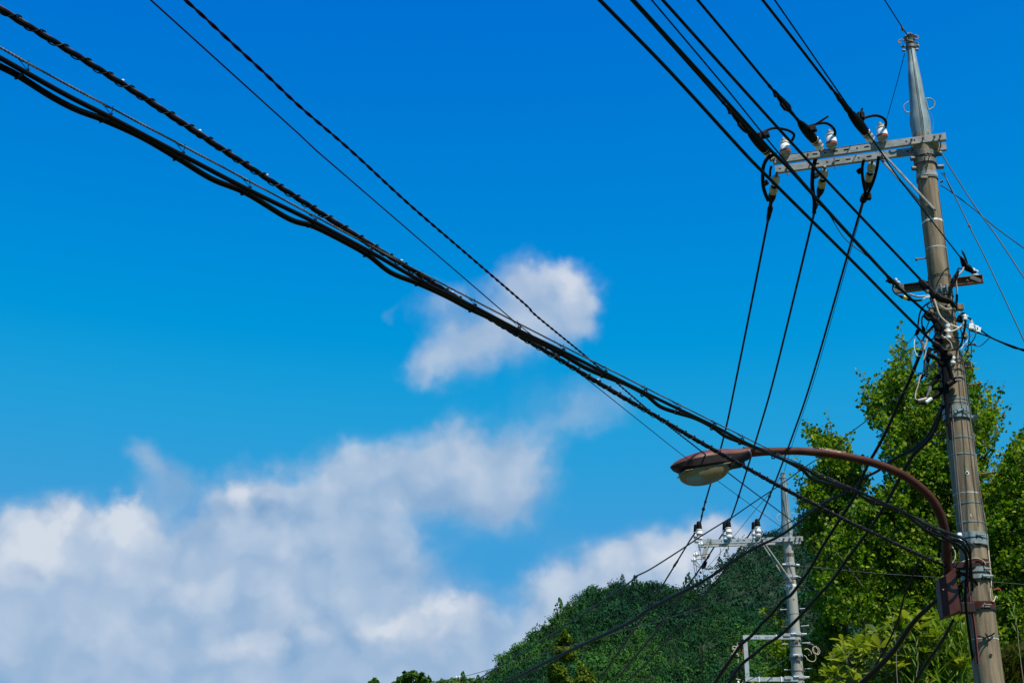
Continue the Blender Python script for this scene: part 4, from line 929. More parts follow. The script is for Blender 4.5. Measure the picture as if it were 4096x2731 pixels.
# jumpers behind the arm, down to the back clamps
for c, pts, Y0, Y1, r, lab in ((zJ, [(500,60),(420,90),(340,150),(290,260),(278,400),(285,560),(320,690),(370,800)], 13.2, 13.5, .02, 'black jumper loop hanging left of the leftmost back insulator'),
    (zJ, [(415,250),(395,330),(392,420)], 13.3, 13.4, .014, 'short black strap just under the left end of the crossarm'),
    (zJ, [(1250,-10),(1120,120),(1070,300),(1058,440),(1055,560),(1072,700),(1090,800),(1085,1000)], 13.2, 13.6, .022, 'black jumper beside the middle back insulator'),
    (zJ, [(2095,100),(2075,250),(2035,420),(1985,560),(1930,680),(1900,770)], 13.2, 13.6, .017, 'black jumper to the right of the last back insulator'),
    (zJ, [(1865,150),(1840,260),(1840,400),(1865,560),(1885,660),(1870,760)], 13.2, 13.6, .017, 'black jumper to the left of the last back insulator')):
    t = thing('jumper_cable', lab, 'cable', S(*c(*pts[0]), Y0), 'jumper cables under the near crossarm'); mb = MB(); tube(mb, wire_pts([c(*q) for q in pts], Y0, Y1, 6), r, 8); obj('cable', mb, M['rubber'], t)
    if r == .02 or lab.endswith('last back insulator') and 'left' in lab or 'middle' in lab:
        q = {True: (320, 520)}.get(r == .02, (1800, 330) if 'left of' in lab else (1115, 400)); mb = MB(); box(mb, S(*zJ(*q), 13.4), Vector((.8, 0, .5)).normalized(), Y_, Vector((-.5, 0, .8)).normalized(), .03, .02, .026); obj('knob', mb, M['rubber'], t, smooth=False, bevel=.006)

# ================================================================== low-voltage clamps and tangle (parts of the pole)
def dark(pts, c, Y, radii, name='cable_clamp', m='rubber', off=None, n=5, label=None):
    mb = MB(); P = [S(*c(*q), Y) for q in pts] if not isinstance(Y, (list, tuple)) else wire_pts([c(*q) for q in pts], Y[0], Y[1], n)
    if not isinstance(Y, (list, tuple)): P = catmull(P, n)
    tube(mb, P, radii, 8); return obj(name, mb, M[m], pole, label=label)
dark([(900,470),(940,520),(1000,590),(1040,620)], zA, 12.86, [.02, .04, .045, .036], label='big black clamp in front of the shaft')
dark([(1030,590),(1080,650),(1130,720),(1180,740)], zA, 12.84, [.03, .034, .04, .03]); dark([(1150,690),(1230,760),(1320,790),(1400,830),(1450,890)], zA, 12.83, [.03, .038, .034, .028, .026])
dark([(1000,620),(1010,660),(1035,640)], zA, 12.82, .016, m='darksteel'); dark([(990,960),(1040,1010),(1090,1060),(1150,1120)], zA, 12.86, [.02, .042, .03, .036]); dark([(970,1030),(1040,1090),(1060,1050)], zA, 12.85, .018)
dark([(1140,1090),(1200,1160),(1240,1220),(1260,1290),(1240,1370)], zA, 12.84, [.032, .03, .036, .03, .028]); dark([(1155,1150),(1170,1220),(1200,1260)], zA, 12.84, .026)
dark([(1100,260),(1170,320),(1230,370),(1280,420),(1320,470)], zB, 12.84, [.02, .036, .028, .034, .03]); dark([(1130,220),(1190,230),(1240,270)], zB, 12.85, [.02, .034, .02]); dark([(1190,560),(1230,620),(1250,560)], zB, 12.86, .02)
dark([(1310,480),(1360,500),(1400,520)], zB, 12.83, [.04, .044, .03], label='black cone-shaped cap'); dark([(1060,360),(1040,440),(1080,480),(1130,500),(1200,540),(1240,560)], zB, 12.86, [.02, .022, .03, .02, .026, .02])
dark([(1250,400),(1280,500),(1290,620),(1300,760),(1310,900),(1310,1040),(1320,1200),(1330,1360),(1330,1568)], zB, 12.87, [.03, .032, .034, .034, .036, .03, .024, .02, .016], name='cable_trunk', label='dark cables packed along the left flank')
dark([(1310,500),(1350,620),(1380,720),(1410,820),(1440,880)], zB, 12.84, [.026, .022, .016, .018, .03]); dark([(1330,940),(1400,900),(1460,860),(1500,830)], zB, 12.83, [.03, .026, .024, .016])
dark([(1430,820),(1480,805),(1575,812)], zB, 12.80, .010, m='darksteel', name='band_bolt'); dark([(1450,865),(1540,862)], zB, 12.80, .010, m='darksteel', name='band_bolt'); dark([(1480,785),(1485,840)], zB, 12.80, .012, m='strand', name='washer')
dark([(1450,350),(1410,390),(1340,395),(1275,390)], zB, 12.8, .009, m='cable', name='jumper_wire'); dark([(1550,1020),(1580,1015),(1610,1040)], zA, 12.85, [.02, .026, .03], label=None)
dark([(1615,1100),(1612,1180),(1590,1290),(1570,1380),(1545,1480),(1490,1540),(1400,1568)], zA, 12.8, .011, m='cable', name='jumper_wire', n=5)
dark([(1520,1120),(1545,1060),(1600,1025)], zA, 12.85, [.032, .034, .02])
dark([(1585,1050),(1612,1040),(1640,1060)], zA, 12.82, [.02, .026, .02], m='white', name='white_connector', label='white tape round the cable'); dark([(1612,1035),(1610,1095)], zA, 12.81, .024, m='white', name='white_connector')
dark([(1705,1105),(1725,1160),(1738,1240)], zA, 12.82, [.016, .016, .022], m='white', name='white_connector', label='white curved connector right of the shaft')
for x, y in ((1695,1205),(1775,1232),(1812,1258)):
    mb = MB(); box(mb, S(*zA(x, y), 12.82), Vector((.9, 0, -.25)).normalized(), Y_, Vector((.25, 0, .9)).normalized(), .022, .022, .027); obj('white_connector', mb, M['white'], pole, smooth=False, bevel=.005)
dark([(1670,1235),(1730,1262),(1810,1292)], zA, 12.84, .014)
dark([(1640,1060),(1680,1070),(1710,1110)], zA, 12.83, .008, m='cable', name='jumper_wire')
W_ = [ # points, converter, Y, radius, material
 ([(1455,420),(1500,300),(1530,285),(1580,300)], zA, 12.9, .008, 'cable'), ([(1590,270),(1560,330),(1500,400),(1470,480),(1480,600),(1480,720)], zA, 12.88, .0075, 'cream'), ([(1500,330),(1465,410),(1420,500),(1390,600),(1360,740)], zA, 12.86, [.012, .022, .024, .016, .01], 'rubber'), ([(1480,700),(1478,780),(1462,870)], zA, 12.85, .013, 'rubber'),
 ([(1352,740),(1370,790),(1400,830),(1460,880),(1480,915)], zA, 12.84, .012, 'rubber'), ([(480,540),(475,620),(510,680),(580,720),(640,745)], zA, 13.0, .007, 'cable'), ([(580,715),(640,745),(720,770),(820,790),(930,785)], zA, 12.98, [.012, .018, .018, .012, .012], 'rubber'), ([(640,738),(670,748),(702,760)], zA, 12.97, .0215, 'yellow'),
 ([(930,785),(970,755),(1010,738),(1060,730)], zA, 12.95, .006, 'white'), ([(740,690),(820,720),(920,730),(1060,715)], zA, 12.98, .009, 'greywire'), ([(1110,780),(1140,840),(1220,900),(1320,940),(1430,920)], zA, 12.84, .0065, 'cream'), ([(1130,770),(1170,830),(1250,890),(1330,925),(1430,912)], zA, 12.83, .0065, 'cream'),
 ([(1120,770),(1160,880),(1200,1000),(1260,1080),(1360,1160),(1470,1205),(1560,1220),(1600,1180),(1600,1130)], zA, 12.82, .009, 'cream'), ([(1600,1120),(1560,1180),(1500,1230),(1410,1272),(1330,1280),(1280,1260)], zA, 12.81, .009, 'cream'), ([(1380,800),(1410,800),(1440,830)], zA, 12.82, .009, 'cream'),
 ([(1130,900),(1100,860),(1100,820)], zA, 12.88, .007, 'white'), ([(1380,850),(1350,860),(1365,890)], zA, 12.82, .006, 'cream'), ([(1100,790),(1000,850),(940,910),(900,990),(880,1100),(865,1250)], zA, 12.95, .008, 'maroon'), ([(1050,830),(1015,860),(1030,900),(1090,915),(1200,925)], zA, 12.9, .008, 'rust'),
 ([(865,1250),(850,1330),(880,1390),(930,1425),(1050,1420),(1190,1340)], zA, 12.93, .007, 'maroon'), ([(975,1000),(935,1060),(930,1150),(950,1230)], zA, 12.92, .008, 'rubber'), ([(930,1180),(955,1230),(975,1290)], zA, 12.92, [.008, .018, .01], 'rubber'), ([(870,1260),(850,1310),(815,1335)], zA, 12.93, [.02, .018, .006], 'rubber'),
 ([(815,1335),(730,1440),(650,1530),(610,1610),(595,1720),(610,1740)], zA, 12.95, .004, 'teal'), ([(595,540),(650,590),(720,660),(790,710),(880,750),(950,740)], zB, 12.98, .004, 'teal'), ([(920,1300),(870,1320),(820,1400),(810,1500),(830,1600),(870,1660),(930,1655)], zA, 12.93, .0045, 'white'),
 ([(1130,1190),(1080,1240),(1030,1330),(1010,1420),(990,1490),(965,1560)], zA, 12.9, .0085, 'cream'), ([(1110,1180),(1050,1250),(990,1330),(950,1400),(940,1560)], zA, 12.92, .009, 'maroon'), ([(1130,1180),(1060,1250),(990,1300)], zA, 12.9, .01, 'rubber'), ([(930,1440),(950,1500),(955,1550)], zA, 12.91, .018, 'greywire'),
 ([(1010,400),(985,450),(960,560),(960,700),(900,820),(870,950),(835,1060),(830,1150),(880,1180)], zB, 12.94, .0065, 'cream'), ([(975,300),(970,450),(975,600),(930,800),(850,950),(825,1100),(860,1210),(960,1240),(1080,1180),(1180,1090)], zB, 12.95, .0065, 'maroon'), ([(870,1190),(960,1170),(1010,1155)], zB, 12.93, .02, 'greywire'), ([(1000,1210),(1040,1180),(1085,1150)], zB, 12.92, .018, 'white'),
 ([(1085,1150),(1150,1110),(1210,1060),(1250,1000)], zB, 12.93, [.02, .026, .026, .02], 'rubber'), ([(1200,790),(1150,860),(1100,920),(1060,960)], zB, 12.93, [.024, .026, .02, .016], 'rubber'), ([(1250,690),(1230,730),(1195,790)], zB, 12.92, .012, 'rust'), ([(1060,960),(1050,1030),(1010,1120)], zB, 12.93, [.016, .02, .008], 'greywire'), ([(1030,1130),(1000,1100),(1010,1040)], zB, 12.94, .014, 'rubber'),
 ([(1020,430),(1015,520),(1020,590)], zB, 12.94, [.008, .018, .012], 'rubber'), ([(1060,510),(1040,590),(1015,700),(1010,820)], zB, 12.94, .006, 'cable'), ([(1020,600),(1020,650)], zB, 12.93, .019, 'greywire'), ([(990,650),(970,720)], zB, 12.93, .018, 'greywire'), ([(1140,620),(1100,650),(1060,670)], zB, 12.92, .022, 'greywire'), ([(1180,680),(1230,690)], zB, 12.92, .028, 'greywire'),
 ([(1200,560),(1120,590),(1090,630)], zB, 12.93, .005, 'cable'), ([(970,790),(1040,830),(1100,850),(1260,890)], zB, 12.95, .007, 'cable'), ([(1060,1010),(1160,1000),(1260,990)], zB, 12.96, .012, 'rubber'), ([(1070,680),(1060,760),(1020,830),(960,800)], zB, 12.94, .0045, 'cream'), ([(880,760),(870,800),(940,740),(1000,740)], zB, 12.95, .005, 'cable'),
 ([(1000,760),(960,800),(930,840),(900,870)], zB, 12.96, .006, 'cable'), ([(1060,390),(1120,380),(1180,400),(1120,430)], zB, 12.9, .014, 'rust'), ([(1300,200),(1350,240),(1390,290),(1405,360)], zB, 12.82, .0055, 'cream'), ([(1180,1130),(1230,1190),(1255,1260),(1290,1280)], zA, 12.83, .0055, 'cream'),
 ([(1720,150),(1690,190),(1640,180),(1590,175)], zB, 12.86, .0055, 'white'), ([(1650,210),(1640,250),(1590,310),(1540,380),(1500,400)], zB, 12.85, .004, 'white'), ([(1680,80),(1670,250),(1650,380),(1610,460)], zB, 12.9, .005, 'cable'), ([(1775,90),(1770,170),(1710,270),(1600,390)], zB, 12.88, .005, 'cable'), ([(1700,300),(1710,400),(1690,480),(1620,540),(1550,570),(1470,640)], zB, 12.86, .004, 'cable'),
 ([(2000,190),(1930,260),(1840,330),(1760,320),(1690,270),(1560,160)], zB, 12.9, .0045, 'cable'), ([(1550,1180),(1540,1260),(1600,1360),(1600,1440)], zA, 12.85, .005, 'cable'), ([(1500,970),(1530,990),(1520,1080)], zA, 12.86, .005, 'cream'), ([(1680,1250),(1640,1210),(1620,1180),(1680,1175)], zA, 12.86, .005, 'cable'), ([(1400,190),(1480,200),(1600,195)], zB, 12.86, .007, 'cable'),
 ([(985,1245),(1080,1250),(1180,1252)], zA, 12.93, .004, 'teal'), ([(1180,1305),(1130,1340),(1110,1390)], zA, 12.9, .005, 'cable'), ([(1000,1230),(1060,1080),(1090,1040)], zA, 12.93, .005, 'cable'), ([(1160,990),(1200,1060),(1190,1080)], zA, 12.88, .007, 'greywire'), ([(1230,730),(1300,750),(1350,770)], zA, 12.82, .007, 'cable'),
 ([(1090,1000),(1120,980),(1200,985)], zA, 12.88, .007, 'cream'), ([(700,700),(760,730)], zA, 12.98, .006, 'cable'), ([(1250,1370),(1200,1400),(1140,1390)], zA, 12.85, .026, 'rubber'), ([(1230,1340),(1270,1380),(1300,1380)], zA, 12.82, .018, 'strand'), ([(1100,1480),(1160,1510),(1240,1440)], zA, 12.86, .022, 'rubber')]
for pts, c, Y, r, m in W_:
    dark(pts, c, Y, r, name='jumper_wire' if not isinstance(r, list) and r < .012 else 'cable_sleeve', m=m)
# end clamps of the overhead low-voltage wires on the lower arm
def clampthing(pts, c, Y, radii, name, label, ins):
    t = thing(name, label, 'clamp', S(*c(*pts[0]), Y), 'wire clamps on the rusty crossarm'); mb = MB(); tube(mb, catmull([S(*c(*q), Y) for q in pts], 5), radii, 8); obj('sleeve', mb, M['rubber'], t)
    for (x, y, r) in ins:
        mb = MB(); lathe(mb, S(*c(x, y), Y), Vector((.15, -.1, 1)), [(-.012, r * .6), (-.008, r), (.004, r), (.010, r * .6)], 14); obj('disc', mb, M['porcelain'], t)
clampthing([(1530,100),(1570,160),(1600,230),(1650,280),(1720,330),(1770,370)], zA, 13.05, [.010, .026, .034, .038, .024, .03], 'wire_clamp', 'black wire clamp with white discs at the right end of the rusty crossarm', [(1765,330,.034),(1770,395,.036),(1740,300,.016)])
clampthing([(360,380),(410,430),(440,480),(490,500),(560,560)], zA, 13.0, [.010, .022, .034, .022, .02], 'wire_clamp', 'black wire clamp at the left end of the rusty crossarm', [(525,462,.016),(560,505,.02),(530,565,.026)])
dark([(1548,0),(1580,50),(1620,140),(1650,210)], zA, 13.0, [.004, .012, .010, .004], label='upright black cable end')
dark([(385,470),(400,490)], zA, 13.0, .02); dark([(470,520),(500,570),(620,640)], zA, 13.0, .01)

# ================================================================== street lamp
LY = 12.55
lamp = thing('street_lamp', 'brown street lamp with a long curved arm, clamped to the near concrete pole', 'street lamp', S(*zO(640, 1400), LY))
armpx = [(2975,1808),(3053,1806),(3130,1804),(3206,1804),(3334,1817),(3461,1842),(3563,1876),(3640,1917),(3716,1982),(3757,2048),(3780,2125),(3788,2200),(3792,2290)]
P = wire_pts(armpx, 11.9, LY, 7); mb = MB(); tube(mb, P, [.048, .036, .034, .034, .035, .036, .037, .038, .039, .040, .040, .040, .040], 20); larm = obj('arm', mb, M['brown'], lamp)
# worn primer patch on the arm
P2 = wire_pts([zE(*q) for q in ((740,772),(800,776),(880,788),(960,800))], 11.93, 11.98, 5)
mb = MB()
rr = random.Random(5)
for k in range(26):
    i = rr.randrange(len(P2) - 1); p = P2[i].lerp(P2[i + 1], rr.random()); a_ = rr.uniform(-.2, 1.1); 
    o_ = Vector((0, -math.sin(a_ + .35), math.cos(a_ + .35) * .0)); 
mb = MB()
for (u0, v0, w_, h_) in ((745,772,10,6),(775,778,14,5),(800,780,20,7),(830,786,16,8),(860,792,26,9),(900,798,28,8),(935,800,20,6),(765,770,8,9)):
    p = S(*zE(u0, v0 - 2), 11.905); 
    V = [p + Vector((math.cos(t_) * w_ * .0011 * rr.uniform(.6, 1.2), 0, math.sin(t_) * h_ * .0011 * rr.uniform(.6, 1.2))) for t_ in [k * .785 for k in range(8)]]
    mb.add(V + [q - Y_ * .003 for q in V], [tuple(range(8)), tuple(range(15, 7, -1))] + [(k, k + 8, (k + 1) % 8 + 8, (k + 1) % 8) for k in range(8)])
obj('paint_chip', mb, M['chip'], larm, smooth=False)
# lower socket of the arm
mb = MB(); q0 = S(3785, 2205, LY); lathe(mb, S(3787, 2236, LY), Z_, [(0, .048), (.07, .048), (.07, .04)], 20); obj('collar', mb, M['brown'], lamp)
mb = MB(); lathe(mb, S(3787, 2243, LY), Z_, [(0, .05), (.008, .05)], 20); obj('collar_rim', mb, M['steel_arm'], lamp)
# lamp head
jt = P[7 * 0 + 2]; tip = S(2683, 1866, 11.75); joint = S(2992, 1812, 11.9)
ax = (tip - joint); Lh = ax.length; ax.normalize(); sd = ax.cross(Z_).normalized(); up_ = sd.cross(ax).normalized()
# roll the head so that the underside leans a little to the street side
def head_ring(x, w, top, bot, n=16, up_half=True):
    pts = []
    for k in range(n + 1):
        a_ = math.pi * k / n
        pts.append((w * math.cos(a_), (top if up_half else -bot) * math.sin(a_)))
    return pts
prof = [(0.0, .046, .042, .045), (.06, .055, .05, .055), (.14, .066, .056, .062), (.22, .085, .064, .07), (.32, .115, .075, .07), (.45, .145, .082, .07), (.6, .160, .080, .07), (.75, .150, .070, .066), (.87, .115, .05, .05), (.95, .07, .03, .03), (1.0, .015, .006, .008)]
def loft(half, band_=0.0, sc=1.0, zoff=0.0):
    V = []; Fs = []; n = 16
    for (x, w, tp_, bt_) in prof:
        for (a_, b_3) in head_ring(x, w * sc, tp_, bt_, n, half == 'top'):
            V.append(joint + ax * (x * Lh) + sd * a_ + up_ * (b_3 + zoff))
    m_ = n + 1
    for i in range(len(prof) - 1):
        for k in range(n): Fs.append((i * m_ + k, i * m_ + k + 1, (i + 1) * m_ + k + 1, (i + 1) * m_ + k))
    return V, Fs
mb = MB(); V, Fs = loft('top'); mb.add(V, Fs); hd_ = obj('upper_shell', mb, M['brown_top'], lamp)
# frame below the parting line, open where the bowl sits
mb = MB(); V = []; Fs = []
for (x, w, tp_, bt_) in prof:
    for (dy, dz) in ((1.0, 0.0), (1.0, -.012), (.98, -bt_ * .9), (.80, -bt_ * 1.15), (-.80, -bt_ * 1.15), (-.98, -bt_ * .9), (-1.0, -.012), (-1.0, 0)):
        V.append(joint + ax * (x * Lh) + sd * (w * dy * .985) + up_ * dz)
for i in range(len(prof) - 1):
    for k in range(7): Fs.append((i * 8 + k, i * 8 + k + 1, (i + 1) * 8 + k + 1, (i + 1) * 8 + k))
mb.add(V, Fs); obj('lower_frame', mb, mat('dark_brown_frame', (0.012, 0.007, 0.006), .5, spec=.2, var=(0.02, 0.012, 0.01), scale=9), lamp)
# glass bowl and the reflector in it
def bowl(sc, m, name, depth=.135):
    mb = MB(); V = []; Fs = []; nr, na_ = 9, 28
    c0 = joint + ax * (.60 * Lh) - up_ * .074
    for i in range(nr + 1):
        t_ = i / nr * math.pi / 2
        for k in range(na_):
            a_ = 2 * math.pi * k / na_; ex = math.cos(a_) * math.cos(t_); 
            V.append(c0 + ax * (ex * .33 * Lh * sc + .03 * math.sin(t_)) + sd * (math.sin(a_) * math.cos(t_) * .128 * sc) - up_ * (math.sin(t_) ** .85 * depth * sc))
    for i in range(nr):
        for k in range(na_): j = (k + 1) % na_; Fs.append((i * na_ + k, i * na_ + j, (i + 1) * na_ + j, (i + 1) * na_ + k))
    mb.add(V, Fs); return obj(name, mb, m, lamp)
bowl(1.0, M['glass'], 'glass_bowl')
mb = MB(); box(mb, joint + ax * (.6 * Lh) - up_ * .080, ax, sd, up_, .30 * Lh, .118, .003); obj('reflector', mb, M['reflector'], lamp, smooth=False)
mb = MB(); lathe(mb, joint + ax * (.42 * Lh) - up_ * .115, ax, [(0, .02), (.04, .03), (.12, .034), (.17, .02)], 14); obj('bulb', mb, M['white'], lamp)
mb = MB(); box(mb, joint + ax * (.17 * Lh) - up_ * .085, ax, sd, up_, .05, .05, .022); box(mb, joint + ax * (.27 * Lh) - up_ * .09, ax, sd, up_, .04, .08, .014); obj('hinge_block', mb, M['void'], lamp, smooth=False, bevel=.006)
for x in (.03, .09): mb = MB(); lathe(mb, joint + ax * (x * Lh) + up_ * .045 - sd * .01, up_, [(0, .008), (.006, .008)], 8); obj('screw', mb, M['strand'], hd_)
mb = MB(); lathe(mb, joint - ax * .012, ax, [(0, .0475), (.02, .0475)], 18, False); obj('joint_ring', mb, M['chip'], larm)
# ballast box
bx0 = S(*zO(575, 900), 12.42); bx1 = S(*zO(625, 1425), 12.42)
Hb = bx0.z - bx1.z; cB = Vector(((bx0.x + S(*zO(780, 900), 12.42).x) / 2, 12.53, (bx0.z + bx1.z) / 2))
zt_, zb_ = S(*zO(600, 895), 12.42).z, S(*zO(620, 1428), 12.42).z
xl = S(*zO(575, 1000), 12.42).x; xm = S(*zO(655, 1000), 12.40).x; xr = S(*zO(800, 1000), 12.55).x
foot = [(xl, 12.47), (xm, 12.40), (xr, 12.55), (xr + .01, 12.70), (xl + .02, 12.66)]
mb = MB(); V = []
for z, ins in ((zb_, .004), (zt_, .0)):
    for (x, y) in foot: V.append(Vector((x + (.0 if z == zb_ else .0), y, z)))
V[5 + 2].z += .115; V[5 + 3].z += .13; V[5+1].z += .01
V[2].z += .07; V[3].z += .06
mb.add(V, [(0, 1, 6, 5), (1, 2, 7, 6), (2, 3, 8, 7), (3, 4, 9, 8), (4, 0, 5, 9), (0, 4, 3, 2, 1), (5, 6, 7, 8, 9)]); bxo = obj('ballast_box', mb, M['brown'], lamp, smooth=False, bevel=.004)
for (x, y) in ((600, 1070), (710, 1022)): mb = MB(); lathe(mb, S(*zO(x, y), 12.43) , -Y_, [(0, .007), (.012, .006)], 8); obj('screw', mb, M['chip'], bxo)
mb = MB(); tube(mb, [S(3790, 2240, LY), S(3792, 2300, LY)], .037, 16); obj('arm_foot', mb, M['void'], lamp)
brk = mat('dark_bracket', (0.02, 0.01, 0.01), .6, spec=.2)
for c_, d_, h_ in ((S(*zO(880, 740), 12.72), X_, (.10, .05, .03)), (S(*zO(860, 1330), 12.75), X_, (.11, .05, .045)), (S(*zO(900, 1200), 12.8), Vector((.6, 0, .7)).normalized(), (.09, .02, .02))):
    mb = MB(); box(mb, c_, d_, Y_, d_.cross(Y_), *h_); obj('mounting_bracket', mb, brk, lamp, smooth=False, bevel=.006)
mb = MB(); tube(mb, catmull([S(*zO(*q), 12.6) for q in ((725,470),(765,540),(770,620),(750,680),(715,695),(690,680))], 5), .006, 6); obj('lamp_wire', mb, M['cream'], lamp)
mb = MB(); tube(mb, catmull([S(*zO(*q), 12.6) for q in ((790,860),(800,980),(830,1120),(850,1250),(860,1340),(850,1410),(810,1440))], 5), .006, 6); obj('lamp_wire', mb, M['cable'], lamp)
# ================================================================== far utility pole
FX = 4.87
fpole = thing('utility_pole', 'slimmer pale grey concrete utility pole further down, in front of the green hill', 'utility pole', (FX, FY, 0), 'utility poles')
fr = lambda z: .086 + (zv(2160, FY) - z) * .0058
fz = lambda v: zv(v, FY)
def fon(u, v, off=.01): return on_pole(u, v, off, FX, FY, fr)
shaft('concrete_shaft', fpole, FX, FY, 0, fz(2160), fr, M['concrete_new'])
mb = MB(); V = []; Fs = []
fcz = [(fz(v), r) for v, r in ((1893, .046), (1905, .047), (1990, .066), (2060, .080), (2084, .086), (2098, .102), (2112, .105), (2135, .098), (2165, .094))]
for (z, r) in fcz:
    for a in range(0, 360, 10):
        ra_ = r * (.8 if 263 <= a <= 271 else 1.0); V.append(Vector((FX + ra_ * math.cos(R(a)), FY + ra_ * math.sin(R(a)), z)))
for i in range(len(fcz) - 1):
    for j in range(36): k = (j + 1) % 36; Fs.append((i * 36 + j, i * 36 + k, (i + 1) * 36 + k, (i + 1) * 36 + j))
Fs.append(tuple(range(36))[::-1]); mb.add(V, Fs); fcap = obj('steel_cap', mb, M['steel'], fpole)
def fband(v, h, ex, m, nm='strap'): 
    r_ = fr(fz(v)) + ex; return band(fpole, fz(v), h, r_, m, FX, FY, nm, tilt=random.uniform(-.02, .02))
band(fpole, fz(1912), .02, .056, M['steel'], FX, FY, 'cap_clamp')
for (a, b) in (((1865,665),(1890,668)), ((1870,748),(1900,750)), ((1985,745),(2015,748)), ((1900,590),(1960,595))):
    mb = MB(); tube(mb, [S(*zL(*a), FY - .04), S(*zL(*b), FY - .04)], .010, 6); obj('clamp_lug', mb, M['rust'] if a[1] < 700 else M['steel'], fpole)
for pts in ([(1585,375),(1545,378),(1520,410),(1522,450),(1550,478),(1590,480)], [(1740,360),(1785,362),(1815,395),(1812,440),(1790,465),(1755,470)]):
    mb = MB(); tube(mb, catmull([S(*zM(*q), FY - .02) for q in pts], 6), .008, 6); obj('ring_handle', mb, M['steel_new'], fcap)
ZF = S(*zM(1680, 765), FY - .1).z
FA2 = SZ(*zM(365, 810), ZF); FB2 = SZ(*zM(1928, 755), ZF)
dF = (FB2 - FA2).normalized(); nF = Vector((dF.y, -dF.x, 0)); nF = nF if nF.y < 0 else -nF
LF = (FB2 - FA2).length
fcross = obj('crossarm', box(MB(), FA2 + dF * LF * .86 - nF * .1, dF, nF, Z_, .05, .09, .02), M['steel_new'], fpole, smooth=False)
def fh_(lst, y, A, B): return [(frac_on(A, B, zM(x, 0)[0], 0), .05 if w else .016, .009) for x, w in lst]
channel(fcross, FA2, FB2, nF, .082, .04, fh_([(648,0),(715,1),(808,0),(905,1),(1003,1),(1105,0),(1205,1),(1560,0)], 0, FA2, FB2), M['steel_new'])
BA2 = SZ(*zM(250, 880), ZF) ; BA2 = FA2 - dF * .10 - nF * .2; BB2 = FB2 - nF * .2 - dF * .03
channel(fcross, BA2, BB2, nF, .082, .04, fh_([(620,0),(690,1),(875,1),(970,1),(1080,0),(1180,1)], 0, BA2, BB2), M['steel_new'])
for x in (1283, 1625, 1718, 1812, 1880): bolt(fcross, FA2 + dF * frac_on(FA2, FB2, zM(x, 0)[0], 0), nF, .04, .011, M['rust'], tail=.25)
for x in (300, 755, 1240): 
    p = BA2 + dF * frac_on(BA2, BB2, zM(x, 0)[0], 0); mb = MB(); tube(mb, [p - Z_ * .11, p + Z_ * .03], .010, 8); obj('pin_stem', mb, M['darksteel'], fcross)
# stencilled figures on the arm and frame
def stencil(txt, p, ax, up, size, parent, name='stencil', m=None):
    cu = bpy.data.curves.new('t', 'FONT'); cu.body = txt; cu.size = size; cu.align_x = 'LEFT'; cu.extrude = .0008
    to = bpy.data.objects.new('t', cu); COL.objects.link(to); dg = bpy.context.evaluated_depsgraph_get(); me = bpy.data.meshes.new_from_object(to.evaluated_get(dg))
    bpy.data.objects.remove(to); me.materials.clear(); me.materials.append(m or M['ink'])
    o = bpy.data.objects.new(name, me); COL.objects.link(o); o.parent = parent; o.location = Vector(p) - world_origin(parent)
    nn_ = Vector(ax).cross(up).normalized()
    from mathutils import Matrix
    o.rotation_euler = Matrix((ax, up, nn_)).transposed().to_euler(); return o
stencil('20', FA2 + dF * frac_on(FA2, FB2, zM(1322, 0)[0], 0) + nF * .002 - Z_ * .02, dF, Z_, .058, fcross)
stencil('081', FA2 + dF * frac_on(FA2, FB2, zM(1445, 0)[0], 0) + nF * .002 - Z_ * .02, dF, Z_, .058, fcross)
# twin pin insulators with black caps
plab = ['leftmost', 'middle', 'rightmost']
for i, (x, y, xb, yb) in enumerate(((310, 778, 265, 790), (768, 752, 715, 760), (1228, 742, 1172, 745))):
    for back in (0, 1):
        p = SZ(*zM(xb if back else x, yb if back else y), ZF + .045) if not back else None
        if back: pf = SZ(*zM(x, y), ZF + .045); p = pf - nF * .2 - dF * .055
        t = thing('pin_insulator', ('rear' if back else 'front') + ' one of the ' + plab[i] + ' pair of capped insulators on the far crossarm', 'insulator', p, 'capped insulators on the far crossarm')
        mb = MB(); lathe(mb, p, Z_, [(0, .04), (.01, .052), (.03, .056), (.045, .052), (.055, .044), (.07, .044), (.08, .054), (.085, .056)], 18); obj('skirt', mb, M['porcelain'] if i != 2 else M['porcelain'], t)
        mb = MB(); lathe(mb, p, Z_, [(.012, .0535), (.03, .057), (.045, .0535)], 18, False); obj('lower_shed', mb, M['porcelain_dirty'] if i == 2 else M['porcelain'], t)
        mb = MB(); lathe(mb, p, Z_, [(.088, .056), (.104, .0575)], 18, False); obj('red_band', mb, mat('dark_red_glaze', (.28, .03, .025), .3) if i == 0 and not back else bpy.data.materials.get('dark_red_glaze'), t)
        mb = MB(); lathe(mb, p, Z_, [(.104, .056), (.15, .052), (.165, .044), (.168, .038)], 18); obj('bell', mb, M['porcelain'], t)
        mb = MB(); lathe(mb, p, Z_, [(.168, .038), (.174, .056), (.186, .056), (.192, .046)], 18); obj('groove_ring', mb, M['porcelain'], t)
        mb = MB(); lathe(mb, p, Z_, [(.188, .05), (.21, .052), (.27, .046), (.32, .042), (.335, .030)], 14); obj('cap', mb, M['rubber'], t)
# braces
def fst(a, b, r=.011): mb = MB(); tube(mb, [a, b], r, 6); return obj('brace', mb, M['steel_arm'], fpole)
fst(FA2 + dF * frac_on(FA2, FB2, zM(1290, 0)[0], 0) + nF * .015, fon(*zM(1755, 1435), .02)); fst(BA2 + dF * frac_on(BA2, BB2, zM(1290, 0)[0], 0) - Z_ * .03, S(*zM(1640, 1370), FY + .06))
bolt(fpole, fon(*zM(1765, 1440), .02), (0, -1, 0), .03, .014, M['rust'])
